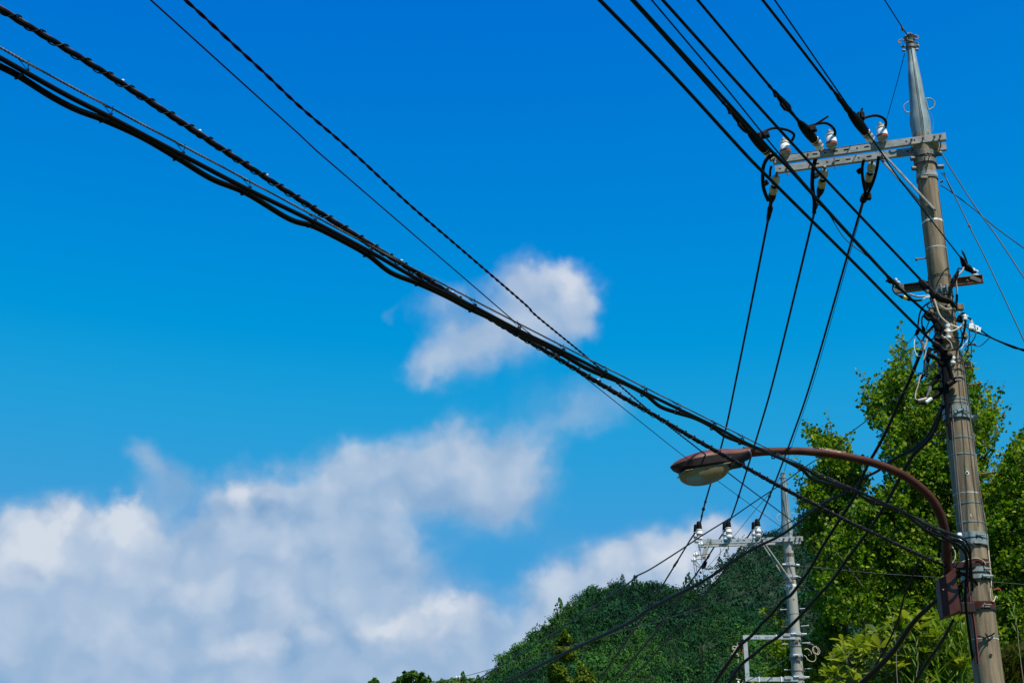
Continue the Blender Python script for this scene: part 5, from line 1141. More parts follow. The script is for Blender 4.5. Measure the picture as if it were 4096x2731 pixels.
# bands on the shaft
for (a, b, r) in (((1605,1165),(1660,1165),.022), ((1820,1170),(1870,1178),.024), ((1785,1355),(1850,1350),.018), ((1850,1350),(1895,1365),.008)):
    mb = MB(); tube(mb, [S(*zM(*a), FY - .06), S(*zM(*b), FY - .06)], r, 8); obj('clamp_lug', mb, M['steel_new'], fpole)
fband(2258, .055, .01, M['steel_new'], 'clamp_band'); fband(2264, .012, .013, M['darksteel']); fband(2306, .05, .01, M['steel_new'], 'clamp_band'); fband(2316, .012, .012, M['darksteel']); fband(2216, .012, .008, M['darksteel'])
for pts in ([(1680,1000),(1720,985),(1760,1000),(1795,1020)], [(1690,960),(1715,990),(1735,1010)]):
    mb = MB(); tube(mb, catmull([fon(*zM(*q), .015) for q in pts], 4), .006, 6); obj('tie_wire', mb, M['rust'], fpole)
mb = MB(); tube(mb, catmull([fon(*zM(*q), .012) for q in ((1715,1000),(1705,1100),(1735,1220),(1765,1330),(1770,1440))], 5), .005, 6); obj('down_wire', mb, M['greywire'], fpole)
mb = MB(); tube(mb, catmull([S(*zM(*q), FY - .105) for q in ((1640,20),(1660,200),(1675,360),(1690,560),(1700,700))], 5), .005, 6); obj('down_wire', mb, M['darksteel'], fpole)
for v, h, m in ((2455, .008, 'steel_new'), (2563, .012, 'darksteel'), (2586, .012, 'darksteel'), (2638, .012, 'darksteel'), (2684, .01, 'darksteel')): fband(v, h, .006, M[m])
fband(2344, .05, .002, M['whitepaint'], 'paint_ring')
for u, v in ((1660,745),(1700,1083),(1775,1280)): 
    p = fon(*zN(u, v), .014); mb = MB(); tube(mb, [p - X_ * .035, p + X_ * .035], .010, 8); tube(mb, [p - Z_ * .018, p + Z_ * .018], .008, 6); obj('strap_buckle', mb, M['rust'], fpole)
p = fon(*zN(1, 1), .0); p = fon(3175, 2396, .001); mb = MB(); lathe(mb, p, -Y_, [(0, .012), (.004, .012)], 10); obj('hole', mb, M['void'], fpole)
# step bolts on both flanks
for (a, b) in (((1490,165),(1365,168)), ((1715,152),(1825,145)), ((1510,475),(1385,482)), ((1735,465),(1870,455)), ((1530,785),(1405,792)), ((1760,770),(1895,765)), ((1570,1250),(1440,1257)), ((1800,1238),(1935,1230))):
    step(fpole, zN(*a), zN(*b), FY, .0075, M['steel_new'] if a[1] != 475 else M['rust'])
# C-shaped cable frame
def beam(parent, a, b, hw, hh, m, name): 
    d = (b - a).normalized(); n_2 = Y_; u = d.cross(n_2).normalized(); mb = MB(); box(mb, a.lerp(b, .5), d, n_2, u, (b - a).length / 2, .004, hw); box(mb, a.lerp(b, .5) - u * hw + Y_ * .024 if abs(d.z) > .5 else a.lerp(b, .5) + Y_ * .024 + (Z_ * -hw if True else u), d, n_2, u, (b - a).length / 2 - .002, .02, .003); return obj(name, mb, m, parent, smooth=False)
c1 = S(*zN(685, 665), FY - .12); c2 = S(*zN(1560, 620), FY - .12); c3 = S(*zN(765, 1425), FY - .12); c4 = S(*zN(1620, 1390), FY - .12)
c2.z = c1.z; c4.z = c3.z; c2 = Vector((FX - .02, c2.y, c1.z)); c4 = Vector((FX - .02, c4.y, c3.z)); c3.x = c1.x + .0
fr_ = beam(fpole, c1, c2, .035, .004, M['steel_new'], 'cable_frame'); beam(fr_, c3, c4, .035, .004, M['steel_new'], 'lower_arm')
u1 = Vector((c1.x + .036, c1.y, c1.z - .036)); u2 = Vector((c1.x + .036, c3.y, c3.z + .036)); beam(fr_, u2, u1, .035, .004, M['steel_new'], 'upright')
for x, y in ((900,655),(1152,640)): mb = MB(); lathe(mb, Vector((S(*zN(x, y), FY - .12).x, c1.y - .004, c1.z)), -Y_, [(0, .007), (.002, .007)], 10); obj('hole', mb, M['void'], fr_)
for x, y in ((765,1325),): mb = MB(); lathe(mb, Vector((u1.x, c1.y - .004, S(*zN(x, y), FY - .12).z)), -Y_, [(0, .007), (.002, .007)], 10); obj('hole', mb, M['void'], fr_)
for x, y in ((952,1418),(1207,1408)): mb = MB(); lathe(mb, Vector((S(*zN(x, y), FY - .12).x, c1.y - .004, c3.z)), -Y_, [(0, .007), (.002, .007)], 10); obj('hole', mb, M['void'], fr_)
stencil('8-0E', Vector((S(*zN(915, 650), FY - .12).x, c1.y - .005, c1.z - .018)), X_, Z_, .045, fr_); stencil('88E', Vector((S(*zN(1078, 650), FY - .12).x, c1.y - .005, c1.z - .018)), X_, Z_, .042, fr_); stencil('0WEM', Vector((S(*zN(1172, 650), FY - .12).x, c1.y - .005, c1.z - .018)), X_, Z_, .042, fr_)
for x, y, z_ in ((1285,630,c1.z),(975,1400,c3.z),(1378,1390,c3.z)):
    mb = MB(); q = Vector((S(*zN(x, y), FY - .12).x, c1.y - .012, z_)); box(mb, q, X_, Y_, Z_, .010, .006, .044); obj('frame_tie', mb, M['white'], fr_, smooth=False)
for v in (2534, 2621, 2708): 
    fband(v, .055, .012, M['steel_new'], 'clamp_band'); fband(v + 9, .01, .013, M['darksteel'])
for (x, y) in ((1600,605),(1790,610),(1640,990),(1650,1380),(1840,1390)):
    p = S(*zN(x, y), FY - .13); mb = MB(); tube(mb, [p - X_ * .045, p + X_ * .045], .018, 8); tube(mb, [p - X_ * .02 - Z_ * .02, p - X_ * .02 + Z_ * .02], .016, 6); obj('clamp_lug', mb, M['steel_new'], fpole)
for (x, y) in ((1480,620),(1500,1395)): mb = MB(); p = S(*zN(x, y), FY - .135); box(mb, p, X_, Y_, Z_, .06, .005, .025); obj('fish_plate', mb, M['steel_arm'], fr_, smooth=False)
# cream wire coils
def cw(pts, r=.007, m='cream', c=zN, Y=FY - .16, name='coil_wire', par=None): mb = MB(); tube(mb, catmull([S(*c(*q), Y) for q in pts], 5), r, 6); return obj(name, mb, M[m], par or fpole)
for pts in ([(465,822),(560,830),(660,815),(720,790)], [(460,838),(520,870),(545,910),(580,960),(610,990)], [(585,760),(590,810),(560,860),(530,910),(460,990)], [(465,880),(520,880),(545,900)], [(540,935),(570,965),(615,990)], [(460,995),(560,900),(640,820),(700,760)], [(575,780),(600,830),(560,900)], [(600,990),(598,1050),(600,1130)], [(585,1290),(590,1220),(640,1170)], [(560,1415),(600,1430),(645,1432)], [(660,1440),(675,1490),(670,1520)]): cw(pts, .007)
for pts in ([(480,810),(470,880),(500,940)], [(465,980),(520,1010),(590,1030),(640,1020)], [(640,760),(660,850),(665,930)], [(700,710),(640,740),(600,780)]): cw(pts, .016, 'rubber')
cw([(610,760),(640,745)], .014, 'porcelain'); cw([(610,745),(600,790)], .012, 'maroon'); cw([(675,880),(680,960)], .012, 'redband'); cw([(680,1220),(682,1280)], .02, 'rubber'); cw([(600,1200),(520,1320),(470,1420),(430,1510)], [.02, .03, .03, .02], 'rubber'); cw([(640,1200),(620,1300),(670,1400),(660,1480)], .014, 'rubber'); cw([(590,1460),(610,1490)], .02, 'porcelain')
for pts in ([(1800,885),(1850,872),(1900,905),(1925,950),(1915,985),(1870,990)], [(2020,828),(1965,840),(1945,890),(1965,945),(2010,970),(2045,940),(2040,880),(2010,850)], [(2025,832),(2065,880),(2078,930),(2050,975),(2020,980)], [(1960,850),(1990,835),(2030,850)], [(1790,990),(1830,1020),(1850,1060),(1910,1100),(1975,1100),(2005,1050),(1995,985)], [(1960,870),(1975,930),(2010,960)]): cw(pts, .0065)
cw([(1850,780),(1920,790),(1970,812)], .012, 'greywire'); cw([(2020,822),(2090,850),(2130,910),(2125,1000)], .012, 'rubber'); cw([(1790,850),(1880,800),(1925,860),(1900,890)], .011, 'rubber'); cw([(1880,1000),(1935,975)], .012, 'maroon')
# spool rack hanging from the left end of the far arm
rack = thing('insulator_rack', 'small steel rack with three white spool insulators under the left end of the far crossarm', 'insulator rack', S(*zM(400, 900), FY - .1))
pa = S(*zQ(1085, 30), FY - .22); pb = S(*zQ(875, 640), FY - .22); dd = (pb - pa).normalized(); mb = MB(); box(mb, pa.lerp(pb, .5), dd, Y_, dd.cross(Y_), (pb - pa).length / 2, .004, .040); box(mb, pa.lerp(pb, .5) + dd.cross(Y_) * .037 + Y_ * .02, dd, Y_, dd.cross(Y_), (pb - pa).length / 2, .016, .003); obj('rack_plate', mb, M['steel_arm'], rack, smooth=False)
mb = MB(); tube(mb, [S(*zQ(*q), FY - .25) for q in ((1125,30),(1135,190),(1070,190))], .008, 6); obj('clip', mb, M['darksteel'], rack)
for (a, b, cx_, cy_) in (((900,205),(1010,200),810,200), ((740,540),(1060,510),655,530), ((670,680),(990,655),590,690)):
    mb = MB(); tube(mb, [S(*zQ(*a), FY - .25), S(*zQ(*b), FY - .25)], .007, 6); obj('rod', mb, M['rust'], rack)
    c_ = S(*zQ(cx_, cy_), FY - .25); x_ = (S(*zQ(*b), FY - .25) - S(*zQ(*a), FY - .25)).normalized()
    mb = MB(); lathe(mb, c_ - x_ * .045, x_, [(0, .02), (.006, .032), (.02, .034), (.028, .018), (.038, .018), (.042, .05), (.055, .052), (.062, .03), (.082, .03), (.088, .02)], 16); obj('spool_insulator', mb, M['porcelain'], rack)
    mb = MB(); lathe(mb, c_ + x_ * .030, x_, [(0, .031), (.012, .031)], 14, False); obj('red_band', mb, M['redband'], rack)
for px_, lab in (([(795,330),(810,520),(850,800),(875,1060),(900,1250),(930,1568),(990,2200),(1100,4500)], 'thin line hanging from the topmost spool, rightmost of three'), ([(640,420),(650,750),(680,1000),(700,1300),(735,1568),(790,2200),(900,4500)], 'thin line hanging from the middle spool'), ([(555,650),(590,850),(630,1100),(650,1350),(680,1568),(735,2200),(840,4500)], 'thin line hanging from the lowest spool, leftmost of three')):
    wire('service_wire', [zQ(*q) for q in px_], FY - .25, FY + 8, .005, M['cable'], lab, 'wire', 'thin lines hanging from the spool rack', sides=5)
for pts, lab in (([(660,720),(740,830),(850,920),(1050,965),(1180,930),(1290,820),(1380,650),(1420,470),(1420,320)], 'thin drooping loop from the spool rack up to the far crossarm'), ([(590,800),(680,880),(850,955),(1100,990),(1300,950),(1480,870),(1620,760),(1760,600),(1850,480)], 'long thin drooping loop from the lowest spool to the right hand line')):
    wire('loop_wire', [zQ(*q) for q in pts], FY - .25, FY + .2, .0055, M['cable'], lab, sides=5)
mb = MB(); box(mb, S(*zQ(925, 850), FY + .3), Vector((.35, 0, 1)).normalized(), Y_, X_, .055, .03, .035); box(mb, S(*zQ(900, 900), FY + .3), Vector((.35, 0, 1)).normalized(), Y_, X_, .04, .035, .028); tag(obj('line_connector', mb, M['rubber'], smooth=False, bevel=.008, label='black connector block on the middle line just below the spool rack'), None, 'connector')

# ================================================================== all the other wires
def W(name, px, Ya, Yb, r, m, label, cat='wire', group=None, **k): return wire(name, px, Ya, Yb, r, M[m], label, cat, group, **k)
# low-voltage wires coming over the camera to the shaft
zl = S(3600, 1150, 12.95).z
def overhead(name, px, Yend, dz, r, m, label, ext=9, group='overhead lines coming over the camera'):
    pe = S(*px[-1], Yend); p0_ = SZ(*px[0], pe.z + dz); return W(name, px, p0_.y, Yend, r, m, label, 'power line', group, extend=ext, sides=8)
overhead('power_line', [(2398,0),(2683,291),(2966,600),(3063,700),(3385,1020),(3560,1198),(3727,1365)], 12.85, .25, .0135, 'cable', 'thick black line sloping to the tangle on the near pole, leftmost at the top edge')
overhead('power_line', [(2533,0),(2683,164),(2912,413),(3081,600),(3165,684),(3410,955),(3589,1144),(3708,1252)], 12.88, .25, .0135, 'cable', 'thick black line ending at the middle black clamp left of the near shaft')
overhead('power_line', [(2606,0),(2912,363),(3104,600),(3277,800),(3548,1097)], 13.0, .25, .0068, 'cable', 'thin black line to the left end of the rusty crossarm')
overhead('power_line', [(2650,0),(2912,291),(3192,600),(3380,800),(3686,1123)], 12.9, .25, .0125, 'cable', 'thick black line ending at the big clamp in front of the near shaft')
overhead('power_line', [(3098,0),(3200,147),(3415,457),(3517,597),(3600,720),(3849,1039)], 13.05, .25, .0068, 'cable', 'thin black line crossing the near shaft to the right end of the rusty crossarm')
W('span_wire', [zJ(1110,820), zJ(1300,985), (3380,955), zA(100,120), zA(370,385)], 13.2, 13.0, .005, 'cable', 'thin wire running close beside a thick line to the left clamp')
# overhead earth wire
W('earth_wire', [(3538,0),(3607,108),(3632,145)], 12.2, 12.95, .006, 'cable', 'thin earth wire from the top of the steel cap to the upper edge', extend=9, sides=6)
ew = thing('wire_grip', 'small black grip on the earth wire just above the steel cap', 'wire grip', S(*zK(285, 110), 12.8)); mb = MB(); tube(mb, [S(*zK(285,95), 12.75), S(*zK(300,140), 12.8)], .014, 6); obj('grip', mb, M['darksteel'], ew)
W('earth_wire', [(3619,213),(3583,350),(3547,475),(3500,620),(3437,880),(3262,1500),(3181,1740),(3137,1883)], 12.9, FY - .05, .0042, 'teal', 'thin earth wire slanting from the steel cap down to the top of the far pole', sides=6)
W('earth_wire', [zL(1885,660), zL(1700,930), zL(1480,1190), zL(1180,1560), zQ(1550,310), zQ(1400,490), zQ(1050,890), zQ(900,1060)], FY - .02, FY + 16, .0055, 'teal', 'thin wire slanting down left from the top of the far pole', sides=6)
# telephone drop wires
TW = [(740,0),(816,69),(934,179),(1066,301),(1200,428),(1400,600),(1630,812),(1834,988),(2100,1217),(2145,1263),(2344,1426),(2482,1544),(2614,1656),(2798,1799),(2903,1883),(3048,1993),(3170,2084),(3260,2150),(3337,2194),(3420,2262),(3560,2370)]
def inv_span(px, w0, w1):
    L = [0.0]
    for a, b in zip(px[:-1], px[1:]): L.append(L[-1] + math.dist(a, b))
    return [SW(u, v, 1 / (1 / w0 + (1 / w1 - 1 / w0) * s / L[-1])) for (u, v), s in zip(px, L)]
def resample(P, step_):
    out = [P[0]]; carry = 0.0
    for a, b in zip(P[:-1], P[1:]):
        L = (b - a).length; t = step_ - carry
        while t <= L: out.append(a.lerp(b, t / L)); t += step_
        carry = (carry + L) % step_ if L else carry
    return out
def twisted(mb, P, off, r, pitch, strands, sides=5, stretch=1.0):
    P = resample(P, pitch / 8); T, U = frames(P)
    for s in range(strands):
        Q = []
        for i, p in enumerate(P):
            a = 2 * math.pi * (i / 8 + s / strands); sd_ = T[i].cross(U[i]); Q.append(p + (U[i] * math.cos(a) + sd_ * math.sin(a)) * off)
        tube(mb, Q, r, sides)
def ext0(P, L=4.0): return [P[0] + (P[0] - P[1]).normalized() * L] + P
P = ext0(catmull(inv_span(TW, 4.6, 27), 6)); mb = MB(); twisted(mb, P, .0034, .0036, .16, 2, 6); tag(obj('drop_wire', mb, M['maroon'], label='twisted dark purple drop wire crossing the whole sky from the top left'), None, 'wire', 'drop wires crossing the sky')
P = ext0(inv_span([(602,0),(1200,541),(1262,600),(2043,1273),(2716,1809),(2834,1896),(3168,2138),(3320,2230),(3560,2400)], 4.4, 30)); mb = MB(); tube(mb, P, .0030, 6); tag(obj('drop_wire', mb, M['maroon'], label='thin straight purple drop wire running beside and below the twisted one'), None, 'wire', 'drop wires crossing the sky')
# spiral-wrapped communication cable
C1 = [(0,33),(332,245),(587,403),(867,587),(900,615),(1189,796),(1232,819),(1487,988),(1818,1187),(2073,1345),(2155,1386),(2390,1534),(2614,1659),(2869,1807),(3022,1893),(3079,1925),(3283,2030),(3461,2119),(3640,2200),(3772,2257),(3887,2310),(3905,2322)]
C1r = [(0,36),(587,400),(1189,794),(1818,1186),(2390,1528),(2869,1806),(3283,2030),(3640,2201),(3887,2310)]
cc = thing('communication_cable', 'black cable wound with a spiral tie wire, highest at the left edge of the picture', 'cable', SW(2869, 1806, 10.5), 'communication cables to the near pole')
P = ext0(catmull(inv_span(C1r, 5.6, 13.1), 12), 5); Pr = resample(P, .02); T_, U_ = frames(Pr)
wav = [p - Z_ * (.0032 * math.sin(i * .02 / .115 * 2 * math.pi) + .002 * math.sin(i * .11)) for i, p in enumerate(Pr)]
mb = MB(); tube(mb, wav, .0122, 12); obj('cable', mb, M['cable_brown'], cc)
mb = MB(); tube(mb, [p + Z_ * .0135 for p in Pr], .0040, 6); obj('messenger', mb, M['strand'], cc)
mb = MB(); Q = []
Pf = resample(P, .115 / 14); Tf, Uf = frames(Pf)
for i, p in enumerate(Pf):
    a = 2 * math.pi * i / 14; sd_ = Tf[i].cross(Z_).normalized(); uz = sd_.cross(Tf[i]).normalized()
    Q.append(p + sd_ * math.cos(a) * .0150 + uz * (math.sin(a) * .0165 + .002))
tube(mb, Q, .0030, 6); obj('spiral_tie', mb, M['cable'], cc)
for i in range(6, len(Pf), 14):
    pass
mb = MB()
for n_, i in enumerate(range(4, len(Pf) - 3, 14)):
    p = Pf[i]; sd_ = Tf[i].cross(Z_).normalized(); tube(mb, [p + Z_ * .020 - Tf[i] * .010, p + Z_ * .0245, p + Z_ * .019 + Tf[i] * .008], .0028, 5)
tag(obj('tie_loops', mb, M['cable'], cc), kind='stuff')
for s_px in ((490,335),(800,533),(1067,710),(1607,1053),(1812,1182),(2393,1532)):
    q = min(Pf, key=lambda p: math.dist(proj(p)[:2], s_px)); mb = MB(); lathe(mb, q + Z_ * .020, Vector((1, .3, .1)), [(-.006, .003), (0, .006), (.006, .003)], 8); obj('bright_clip', mb, M['white'], cc)
# bundle hung in rings from a steel strand
M2 = [(0,191),(255,332),(684,559),(1133,798),(1614,1054),(2100,1307),(2543,1531),(2936,1727),(3206,1859),(3614,2045),(3869,2165),(3900,2182)]
CA = [(0,232),(255,375),(439,469),(730,622),(995,760),(1252,886),(1482,1008),(1686,1125),(1895,1227),(2071,1319),(2252,1406),(2418,1490),(2578,1569),(2716,1636),(2854,1702),(2969,1763),(3100,1824),(3206,1867),(3300,1916),(3415,1957),(3510,2000),(3614,2046),(3720,2105),(3840,2150),(3868,2170),(3882,2210),(3878,2320)]
CB = [(0,266),(77,306),(204,386),(306,439),(423,483),(571,551),(714,635),(847,716),(985,773),(1155,875),(1252,905),(1359,957),(1471,1020),(1563,1090),(1676,1135),(1785,1185),(1880,1235),(2000,1290),(2071,1330),(2160,1370),(2247,1416),(2334,1467),(2410,1500),(2490,1530),(2579,1576),(2640,1625),(2711,1651),(2780,1672),(2849,1707),(2900,1743),(2964,1768),(3030,1792),(3099,1820),(3206,1876),(3257,1917),(3415,1963),(3461,1992),(3614,2052),(3696,2114),(3780,2150),(3835,2160),(3860,2190),(3868,2290)]
bun = thing('cable_bundle', 'two thick black cables hung in wire rings below a twisted steel strand', 'cable', SW(2578, 1569, 8.8), 'communication cables to the near pole')
w0, w1 = 4.9, 13.05
P = ext0(catmull(inv_span(M2, w0, w1), 10), 5); mb = MB(); twisted(mb, P, .0024, .0026, .045, 3, 4); obj('strand', mb, M['strand'], bun)
PM = resample(catmull(inv_span(M2, w0, w1), 10), .02)
PA = ext0(catmull(inv_span(CA, w0, w1), 8), 5); mb = MB(); tube(mb, PA, .0098, 12); obj('cable', mb, M['cable_brown'], bun)
PB = ext0(catmull(inv_span(CB, w0 + .03, w1), 8), 5); mb = MB(); tube(mb, PB, [.0122, .0122], 12); obj('cable', mb, M['cable'], bun)
PB2 = ext0(catmull(inv_span([(u + 3, v + 5) for u, v in CB[:24]] , w0 + .06, 8.35), 8), 5); mb = MB(); tube(mb, PB2, [.0085, .0085], 10); obj('cable', mb, M['cable'], bun)
def near(P, px): return min(P, key=lambda p: math.dist(proj(p)[:2], px))
RG = [(105,300),(427,465),(727,610),(994,760),(1252,885),(1480,1008),(1682,1125),(1890,1228),(2072,1320),(2250,1408),(2417,1490),(2577,1570),(2715,1638),(2853,1704),(2967,1764),(3095,1820),(3205,1868),(3415,1959),(3505,2005),(3605,2046),(3720,2106),(3818,2150)]
for k, px_ in enumerate(RG):
    a = near(PA, px_); b = near(PB, (px_[0], px_[1] + 8)); c_ = a.lerp(b, .5); m1_ = near(PM, (proj(a)[0] + 6, proj(a)[1] - 30)); m2_ = near(PM, (proj(a)[0] - 34 * 5.5 / proj(a)[2] - 8, proj(a)[1] - 55))
    i = min(range(len(PA)), key=lambda j: (PA[j] - a).length); T = (PA[min(i + 1, len(PA) - 1)] - PA[max(0, i - 1)]).normalized(); s_ = T.cross(Z_).normalized()
    h = max(.026, (a.z - b.z) / 2 + .024); mb = MB(); loop = []
    for j in range(17):
        an = 2 * math.pi * j / 16; loop.append(c_ + s_ * math.cos(an) * .017 + (Z_ * math.sin(an)) * h + T * (.02 * (math.sin(an) - .4)))
    tube(mb, loop, .0045, 6, False)
    topp = max(loop, key=lambda p: p.z)
    tube(mb, [topp, m1_, m1_ + Z_ * .012], .0016, 4); tube(mb, [topp - T * .004, topp.lerp(m2_, .6) + Z_ * .003, m2_, m2_ + Z_ * .01 + T * .012], .0016, 4); tube(mb, [m1_ - Z_ * .008 - T * .035, m1_ + Z_ * .0], .0016, 4)
    obj('hanger_ring', mb, M['cable'], bun)
P = inv_span([zG(1670,50), zE(1060,1130), zE(1120,1185), zE(1200,1215)], 10.9, 11.3); mb = MB(); tube(mb, catmull(P, 6), .009, 8); obj('slack_loop', mb, M['cable'], bun)
for pts, r, m in (([(3640,2068),(3700,2100),(3760,2118),(3830,2140),(3870,2165)], .007, 'teal'), ([(3690,2116),(3760,2158),(3800,2160),(3850,2175),(3880,2230),(3890,2360)], .010, 'cable'), ([(3700,2105),(3750,2130),(3800,2165),(3840,2185),(3868,2240),(3862,2400),(3880,2560),(3905,2731)], .012, 'cable_brown')):
    P = catmull(inv_span(pts, 12.0, 13.0), 6); mb = MB(); tube(mb, P, r, 8); obj('branch_cable', mb, M[m], bun)
mb = MB(); p = SW(3839, 2150, 12.95); tube(mb, [p + Z_ * .045, p + Z_ * .02, p - Z_ * .0, p - Z_ * .03, p - Z_ * .05], [.018, .026, .014, .026, .016], 10); obj('white_spool', mb, M['porcelain'], bun)
P = inv_span([(3887,2310),(3905,2330),(3915,2360),(3908,2420)], 13.0, 13.0); mb = MB(); tube(mb, catmull(P, 5), .010, 8); obj('tail', mb, M['cable'], cc)
for q in ((4040-0,0),): pass
# cables from the near pole down towards the far one
W('cable', [zB(930,380), zE(1510,80), zE(1440,250), zE(1370,400), zE(1290,580), zE(1210,740), zE(1130,880), zE(1070,1010), zG(1614,60), zG(1480,270), zG(1340,490), zG(1270,620), zG(1200,720), zG(1110,840), zG(1050,880), zG(950,1000), zG(880,1065), zG(800,1160), zG(715,1235), zG(640,1340), zG(510,1530), (2700,3000)], 12.9, 25.4, [.019, .017, .017, .018, .018, .02, .022, .022, .022], 'cable_brown', 'wavy black cable drooping from the tangle past the far pole to its frame', 'cable', 'cables between the two poles', sides=8)
for k, (px_, Y0, Y1, r, m, lab) in enumerate(((
    [zB(1300,1080), zE(1710,400), zE(1690,480), zE(1600,660), zE(1500,760), zE(1400,815), zE(1300,870), zE(1200,945), zE(1100,1000), zE(1010,1080), zE(900,1140), zE(750,1220), zE(540,1380), zE(420,1460), zE(200,1568), (2915,2255), (2800,2331), (2600,2433), (2501,2498), (2233,2623), (2025,2730), (1700,2900)], 12.95, 60, [.018, .017, .0155, .0150, .0155, .018, .024, .034, .05], 'cable_brown', 'thickest black cable, running down left in front of the far crossarm and the hill'),
    ([zE(1712,440), zE(1640,640), zE(1560,740), zE(1450,860), zE(1270,1190), zE(1150,1380), zE(1030,1540), zG(1550,560), zG(1440,720), zG(1350,820), zG(1250,930), zG(1150,1040), zG(1010,1170), zG(900,1240), zG(830,1300), zG(720,1390), zG(620,1530), (2780,2950)], 12.95, 25.2, [.018, .018, .018, .02, .02, .021, .022, .022], 'cable_brown', 'black cable crossing the far shaft low down, ending at its zinc frame'),
    ([(3772,2380),(3700,2440),(3640,2505),(3575,2600),(3500,2680),(3445,2731),(3330,2850)], 12.9, 16.5, [.018, .022, .026, .028, .028, .028], 'cable_brown', 'thick dark cable slanting through the shrub left of the lamp box'),
    ([(3812,2480),(3770,2560),(3700,2660),(3655,2740),(3600,2850)], 13.2, 15.5, [.014, .016, .016], 'cable_brown', 'short dark cable slanting below the lamp box'),
    ([zG(2115,560), zG(2070,680), zG(2000,850), zG(1960,1010), zG(1900,1160), zG(1840,1280), zG(1760,1420), (3430,2800)], 13.5, 17, .010, 'cable_brown', 'thin dark cable lost among the ginkgo leaves'))):
    W('cable', px_, Y0, Y1, r, m, lab, 'cable', 'cables between the two poles', sides=8)
W('drop_wire', [(2233+0,2618),(2420,2528),(2501,2490),(2600,2426),(2800,2324),(2930,2245),(3100,2125),(3283,2014),(3330,1985)], 50, 20, .010, 'teal', 'thin sheathed strand riding on top of the thickest cable', 'wire', sides=6)
W('drop_wire', [zB(990,740), zE(1520,230), zE(1350,370), zE(1060,590), zE(960,665), zE(860,760), zE(750,840), zE(650,900), zE(440,1050), zE(200,1210), zE(0,1350), zM(800,430), zM(360,700), (2720,2200), (2600,2276), zG(-120,700), (2531,2319), (2329,2456), (2114,2593), (1888,2730), (1700,2850)], 12.95, 60, [.0055, .0055, .0058, .007, .009, .011, .014, .017, .02], 'teal', 'bluish drop wire running from the tangle across the far crossarm and down the hill', 'wire', sides=6)
# lines going on beyond the far pole
lab3 = ['leftmost', 'middle', 'rightmost']
for i, px_ in enumerate(([(2781,2130),(2760,2160),(2702,2255),(2650,2340),(2600,2423),(2579,2456),(2388,2730),(2300,2860)], [(2900,2120),(2870,2165),(2819,2245),(2740,2358),(2662,2468),(2600,2555),(2454,2730),(2370,2840)], [(3013,2112),(2985,2155),(2915,2255),(2860,2328),(2800,2402),(2660,2565),(2600,2637),(2501,2730),(2420,2830)])):
    W('power_line', px_, FY + .1, 62, [.0135, .014, .016, .020, .026, .034], 'cable', lab3[i] + ' black line going on beyond the far pole down over the hill', 'power line', 'lines beyond the far pole', sides=8)
    sp = {0: [(2705,2250,.026),(2712,2240,.022)], 1: [(2825,2238,.03),(2838,2218,.024)], 2: [(2915,2248,.034),(2930,2232,.034),(2855,2332,.028)]}[i]
    for (u, v, r_) in sp:
        c0 = S(u, v, FY + 1.6); c1_ = S(u - 12, v + 18, FY + 2.2); mb = MB(); tube(mb, [c0, c0.lerp(c1_, .5), c1_], [.016, r_, .016], 8); tag(obj('splice_cover', mb, M['rubber'], label=('nearer' if u > {0: 2708, 1: 2830, 2: 2920}[i] else 'second' if u > 2860 or i < 2 else 'farthest') + ' black splice sleeve on the ' + lab3[i] + ' line beyond the far crossarm'), None, 'splice cover', 'splice sleeves beyond the far crossarm')
# guys and drops on the right of the near pole
W('guy_wire', [(3768,617),(3791,655),(3900,825),(3990,950),(4096,1111),(4200,1270)], 12.9, 12.0, .007, 'teal', 'upper pale guy wire leaving the near pole to the right', sides=6)
W('guy_wire', [(3765,690),(3790,725),(3877,904),(3950,1050),(4096,1363),(4180,1560)], 12.9, 12.0, .006, 'teal', 'steep dark guy wire leaving the near pole to the right, with a small clamp', sides=6)
W('guy_wire', [(3762,741),(3800,765),(3900,840),(3970,900),(4096,993),(4250,1105)], 12.9, 12.0, .0055, 'teal', 'lowest of the three guy wires under the steel cap, least steep', sides=6)
W('guy_wire', [(3775,690),(3795,740),(3810,770)], 12.9, 12.85, .005, 'teal', 'short wire tail beside the steep guy wire', sides=6)
mb = MB(); tube(mb, [S(3874, 897, 12.6), S(3878, 905, 12.6), S(3881, 912, 12.6)], [.006, .014, .006], 6); tag(obj('guy_clamp', mb, M['darksteel'], label='small dark clamp halfway down the steep guy wire'), None, 'clamp')
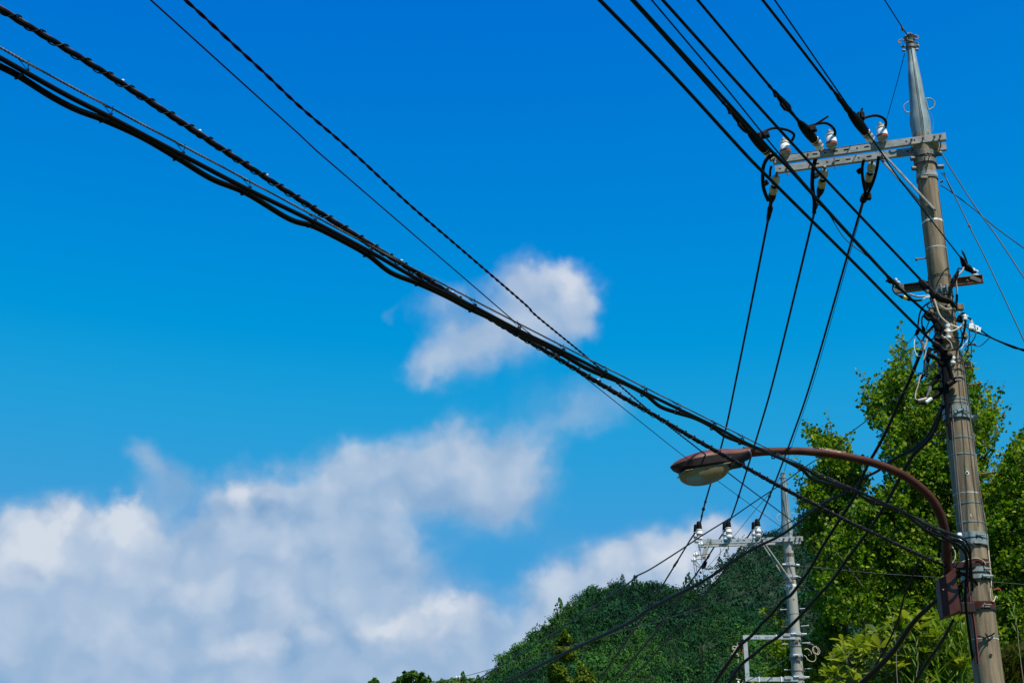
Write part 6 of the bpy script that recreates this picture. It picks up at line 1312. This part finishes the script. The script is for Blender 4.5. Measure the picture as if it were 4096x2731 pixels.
W('drop_wire', [(3918,1316),(3960,1347),(4000,1366),(4060,1388),(4096,1403),(4200,1440)], 12.82, 12.2, .0085, 'cable', 'black drop wire leaving right from the white connectors', sides=6)
W('drop_wire', [(3908,1330),(3958,1348),(4010,1372),(4060,1393),(4096,1398),(4200,1432)], 12.82, 12.2, .0065, 'cable', 'second black drop wire from the white connectors, wound round the first', sides=6)
W('stay_wire', [(3200,2263),(3475,2289),(3750,2308),(3979,2327),(4096,2336),(4300,2352)], FY, 23.0, .0055, 'strand', 'thin level pale wire running right from the far pole through the leaves', sides=5)
W('stay_wire', [zM(1870,1195), zM(2000,1190), zM(2352,1230)], FY - .05, FY - .3, .005, 'strand', 'short pale tail beside the level wire at the far pole', sides=5)
W('stay_wire', [(3139,2319),(3040,2352),(2905,2392),(2800,2432),(2600,2492),(2412,2545),(2013,2661),(1835,2709),(1739,2730),(1500,2800)], FY, 46, [.005, .006, .007, .008, .010], 'strand', 'faint grey wire from the far pole down across the hill to the ball insulator', sides=5)
ball = thing('ball_insulator', 'white ball-shaped insulator on the thin wire at the bottom edge', 'insulator', S(1831, 2709, 43)); mb = MB(); c_ = S(1831, 2709, 43); ax_ = Vector((1, .3, .1)).normalized(); lathe(mb, c_ - ax_ * .075, ax_, [(0, .02), (.02, .05), (.05, .066), (.066, .03), (.084, .03), (.10, .066), (.13, .05), (.15, .02)], 16); obj('ball', mb, M['porcelain'], ball); mb = MB(); lathe(mb, c_ - ax_ * .012, ax_, [(0, .06), (.024, .06)], 14); obj('groove', mb, M['darksteel'], ball)
W('frame_stay', [zN(1590,965), zN(1430,1085), zN(1170,1235), zN(770,1460), zN(690,1500), zN(500,1600)], FY - .15, FY - .4, .007, 'teal', 'pale green stay wire from the far shaft down to the corner of its frame', sides=6)
W('cable', [zN(490,1040), zN(420,1150), zN(330,1290), zN(190,1480), zN(0,1700)], FY - .2, FY + 5, .024, 'cable_brown', 'dark cable leaving the coil on the zinc frame down to the left', 'cable', sides=8)
W('cable', [zG(500,1170), zG(600,1130), zG(1046,740)], FY + 5, FY + .1, .004, 'cable', 'faint hair-thin line left of the far shaft', 'cable', sides=5) if False else None
